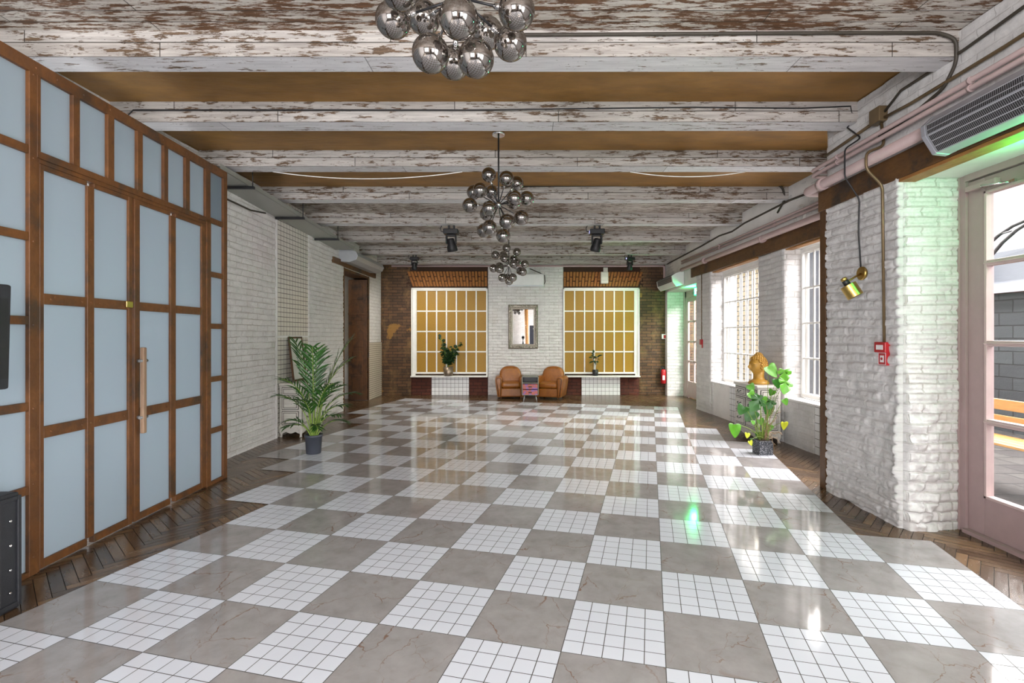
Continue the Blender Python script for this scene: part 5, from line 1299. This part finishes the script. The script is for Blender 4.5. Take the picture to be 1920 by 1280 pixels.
# exit sign over the far door, hung from the header, and a second one over the terrace door
def exit_sign(label, x, y0, y1, z0, z1, power):
    t = thing('exit_sign', label, 'exit sign', (0, 0, 0))
    MB().box(x, x+.05, y0, y1, z0, z1).build('lightbox', M['exit_green'], t, bevel=.006)
    mb = MB(); cy_ = (y0+y1)/2; u = (z1-z0)/2; zc_ = (z0+z1)/2; q = lambda a, b_, c_, d_: mb.box(x-.004, x-.001, cy_+a*u, cy_+b_*u, zc_+c_*u, zc_+d_*u)
    q(.45, 1.1, -.75, .75); mb.lathe([(.13*u*1, 0), (.13*u, .003)], (x-.004, cy_-.15*u, zc_+.55*u), 12, 0, Matrix(((0, 0, 1), (0, 1, 0), (-1, 0, 0))))
    for p, r in (((-.15, .35), (-.3, -.1)), ((-.3, -.1), (.1, -.3)), ((.1, -.3), (.0, -.7)), ((-.3, -.1), (-.6, -.6)), ((-.15, .3), (.2, .1)), ((-.18, .3), (-.55, .15))):
        mb.tube([(x-.003, cy_+p[0]*u, zc_+p[1]*u), (x-.003, cy_+r[0]*u, zc_+r[1]*u)], .07*u, 6)
    mb.build('running_figure', M['exit_white'], t)
    MB().tube([(x+.025, cy_, z1), (x+.025, cy_, ZH-.02)], .008, 6).build('hanging_rod', M['steel'], t)
    l = bpy.data.lights.new('exit_sign_glow', 'POINT'); l.energy = power; l.color = (.03, 1, .25); l.shadow_soft_size = .06; l.specular_factor = .3
    lo = bpy.data.objects.new('exit_sign_glow', l); C.objects.link(lo); lo.location = (x-.06, cy_, zc_); return t
exit_sign('glowing green exit sign under the header by the far exit door', 3.92, 11.45, 11.75, za(553, 11.6), za(538, 11.6), 30)
exit_sign('green exit sign above the terrace door', 3.30, 3.0, 3.3, 2.62, 2.78, 11)
cl = thing('door_closer', 'mechanical door closer at the head of the terrace door', 'door closer')
yc0, yc1 = dY(1898), dY(1870)
MB().box(DX-.06, DX-.01, dY(1880), dY(1822), 2.72, 2.765).build('closer_body', M['pink_door'], cl, bevel=.008)
MB().tube([(DX-.04, dY(1850), 2.72), (DX-.16, dY(1880), 2.70), (DX-.03, dY(1905), 2.70)], .008, 6).build('closer_arm', M['chrome'], cl)
MB().box(DX-.05, DX-.03, dY(1905)-.04, dY(1905)+.02, 2.69, 2.71).build('closer_shoe', M['chrome'], cl)

# ------------------------------------------------------------------ loudspeakers at the left edge
sX = xa(41, gy(1137)); sY = gy(1137)
sb = thing('subwoofer', 'black floor standing subwoofer cabinet at the left edge', 'speaker', (sX, sY, 0))
st_ = za(920, sY)
MB().box(-.245, -.012, -.62, 0, 0.0, st_).build('cabinet', M['black_box'], sb, bevel=.012)
mb = MB(); mb.box(-.012, 0, -.62, -.60, 0.02, st_-.02); mb.box(-.012, 0, -.02, 0, .02, st_-.02); mb.box(-.012, 0, -.60, -.02, .02, .045); mb.box(-.012, 0, -.60, -.02, st_-.045, st_-.02); mb.build('front_rim', M['black_box'], sb, bevel=.003)
MB().box(-.0115, -.006, -.52, -.11, .05, st_-.05).build('grille', simple('fine_black_mesh', (.025, .025, .028), .6, bump=1, bscale=300), sb)
mb = MB()
for z in (.11, .24, .38, .52): mb.lathe([(.008, 0), (.006, .006)], (-.008, -.06, z), 10, 0, Matrix(((0, 0, 1), (0, 1, 0), (-1, 0, 0))))
mb.build('screws', M['chrome'], sb)
pY = sY-.12; ps = thing('loudspeaker', 'black loudspeaker cabinet on a pole above the subwoofer', 'speaker', (xa(23, pY)-.17, pY, 0))
zt2, zb2 = za(534, pY), za(729, pY)
P = [(.17, 0, zt2), (.155, 0, zb2), (-.16, 0, zb2-.0), (-.17, 0, zt2)]
MB().prism([(x, -.17, z) for x, y, z in P], (0, .17, 0)).build('cabinet', M['black_box'], ps, bevel=.012)
MB().tube([(0, -.085, st_-.0), (0, -.085, zb2)], .018, 12).build('pole', M['black'], ps)
MB().box(.155, .168, -.15, -.02, zb2+.06, zt2-.04).build('grille', M['black'], ps)

# ------------------------------------------------------------------ outdoors, seen through the glass
g = MB(); g.box(4.35, 30, -6, 40, -.12, -.06); o = g.build('terrace_ground', M['stone_paving']); o['kind'] = 'structure'
yb2 = thing('neighbour_building', 'yellow brick building across the courtyard behind the windows', 'building')
mb = MB(); mb.box(7.2, 9.5, 15.2, 40, -.06, 7); mb.build('brick_wall', M['yellow_brick'], yb2)
gb = thing('stone_outbuilding', 'low dark stone outbuilding with a pale metal roof beyond the terrace door', 'building')
mb = MB(); mb.box(8.2, 12, 3.5, 11.4, -.06, 2.3); mb.build('stone_wall', M['slate_block'], gb)
mb = MB(); mb.prism([(8.0, 3.3, 2.3), (12, 3.3, 3.6), (12, 3.3, 3.75), (8.0, 3.3, 2.45)], (0, 8.2, 0)); mb.build('roof', M['roof_metal'], gb)
mb = MB(); mb.box(8.14, 8.2, 7.3, 7.6, -.06, 2.2); mb.box(8.14, 8.2, 9.4, 9.7, -.06, 2.2); mb.build('timber_posts', M['door_orange'], gb)
gr_ = thing('grey_annex', 'grey blue rendered annex outside the window beside the brown post', 'building')
MB().box(8.0, 10.5, 11.5, 15.15, -.06, 5.5).build('rendered_wall', simple('grey_blue_render', (.13, .15, .18), .7), gr_)
MB().box(7.9, 10.6, 11.45, 15.15, 5.5, 5.62).build('roof', M['roof_metal'], gr_)
tb2 = thing('brick_outbuilding', 'distant red brick building rising behind the metal roof', 'building')
mb = MB(); mb.box(14, 18, 6, 20, -.06, 3.6); mb.build('brick_wall', M['red_brick_out'], tb2); mb = MB(); mb.prism([(13.7, 5.8, 3.6), (18, 5.8, 4.6), (18, 5.8, 4.75), (13.7, 5.8, 3.75)], (0, 14.4, 0)); mb.build('roof', M['roof_metal'], tb2)
bn = thing('garden_bench', 'yellow wooden garden bench on the terrace outside the glass door', 'bench', (5.1, 5.35, -.06))
mb = MB()
for k in range(4): mb.box(-.22+.12*k, -.12+.12*k, -.7, .9, .50, .53)
mb.build('seat', M['bench_wood'], bn, bevel=.006)
mb = MB(); mb.box(.28, .31, -.7, .9, .80, .92); mb.box(.27, .30, -.7, .9, .64, .74); mb.build('backrest', M['bench_wood'], bn, bevel=.006)
for y in (-.6, .8):
    for x in (-.18, .26): MB().box(x-.03, x+.03, y-.03, y+.03, 0, .50 if x < 0 else .92).build('leg', M['bench_wood'], bn)
ar = MB(); R0 = 1.5
for dy in (0, .35):
    ar.tube([(7.3+dy*.2, 6.9+R0*math.cos(a)+dy, 1.5+R0*1.2*math.sin(a)) for a in np.linspace(0, PI, 20)], .03, 6)
for y in (5.4, 8.4, 5.75, 8.75): ar.tube([(7.3, y, -.06), (7.3, y, 1.5)], .03, 6)
for a in np.linspace(.1, PI-.1, 12): ar.tube([(7.3, 6.9+R0*math.cos(a), 1.5+R0*1.2*math.sin(a)), (7.37, 7.25+R0*math.cos(a), 1.5+R0*1.2*math.sin(a))], .015, 5)
tag(ar.build('garden_arch', M['black']), 'dark wrought iron garden arch outside the terrace door', 'garden arch')
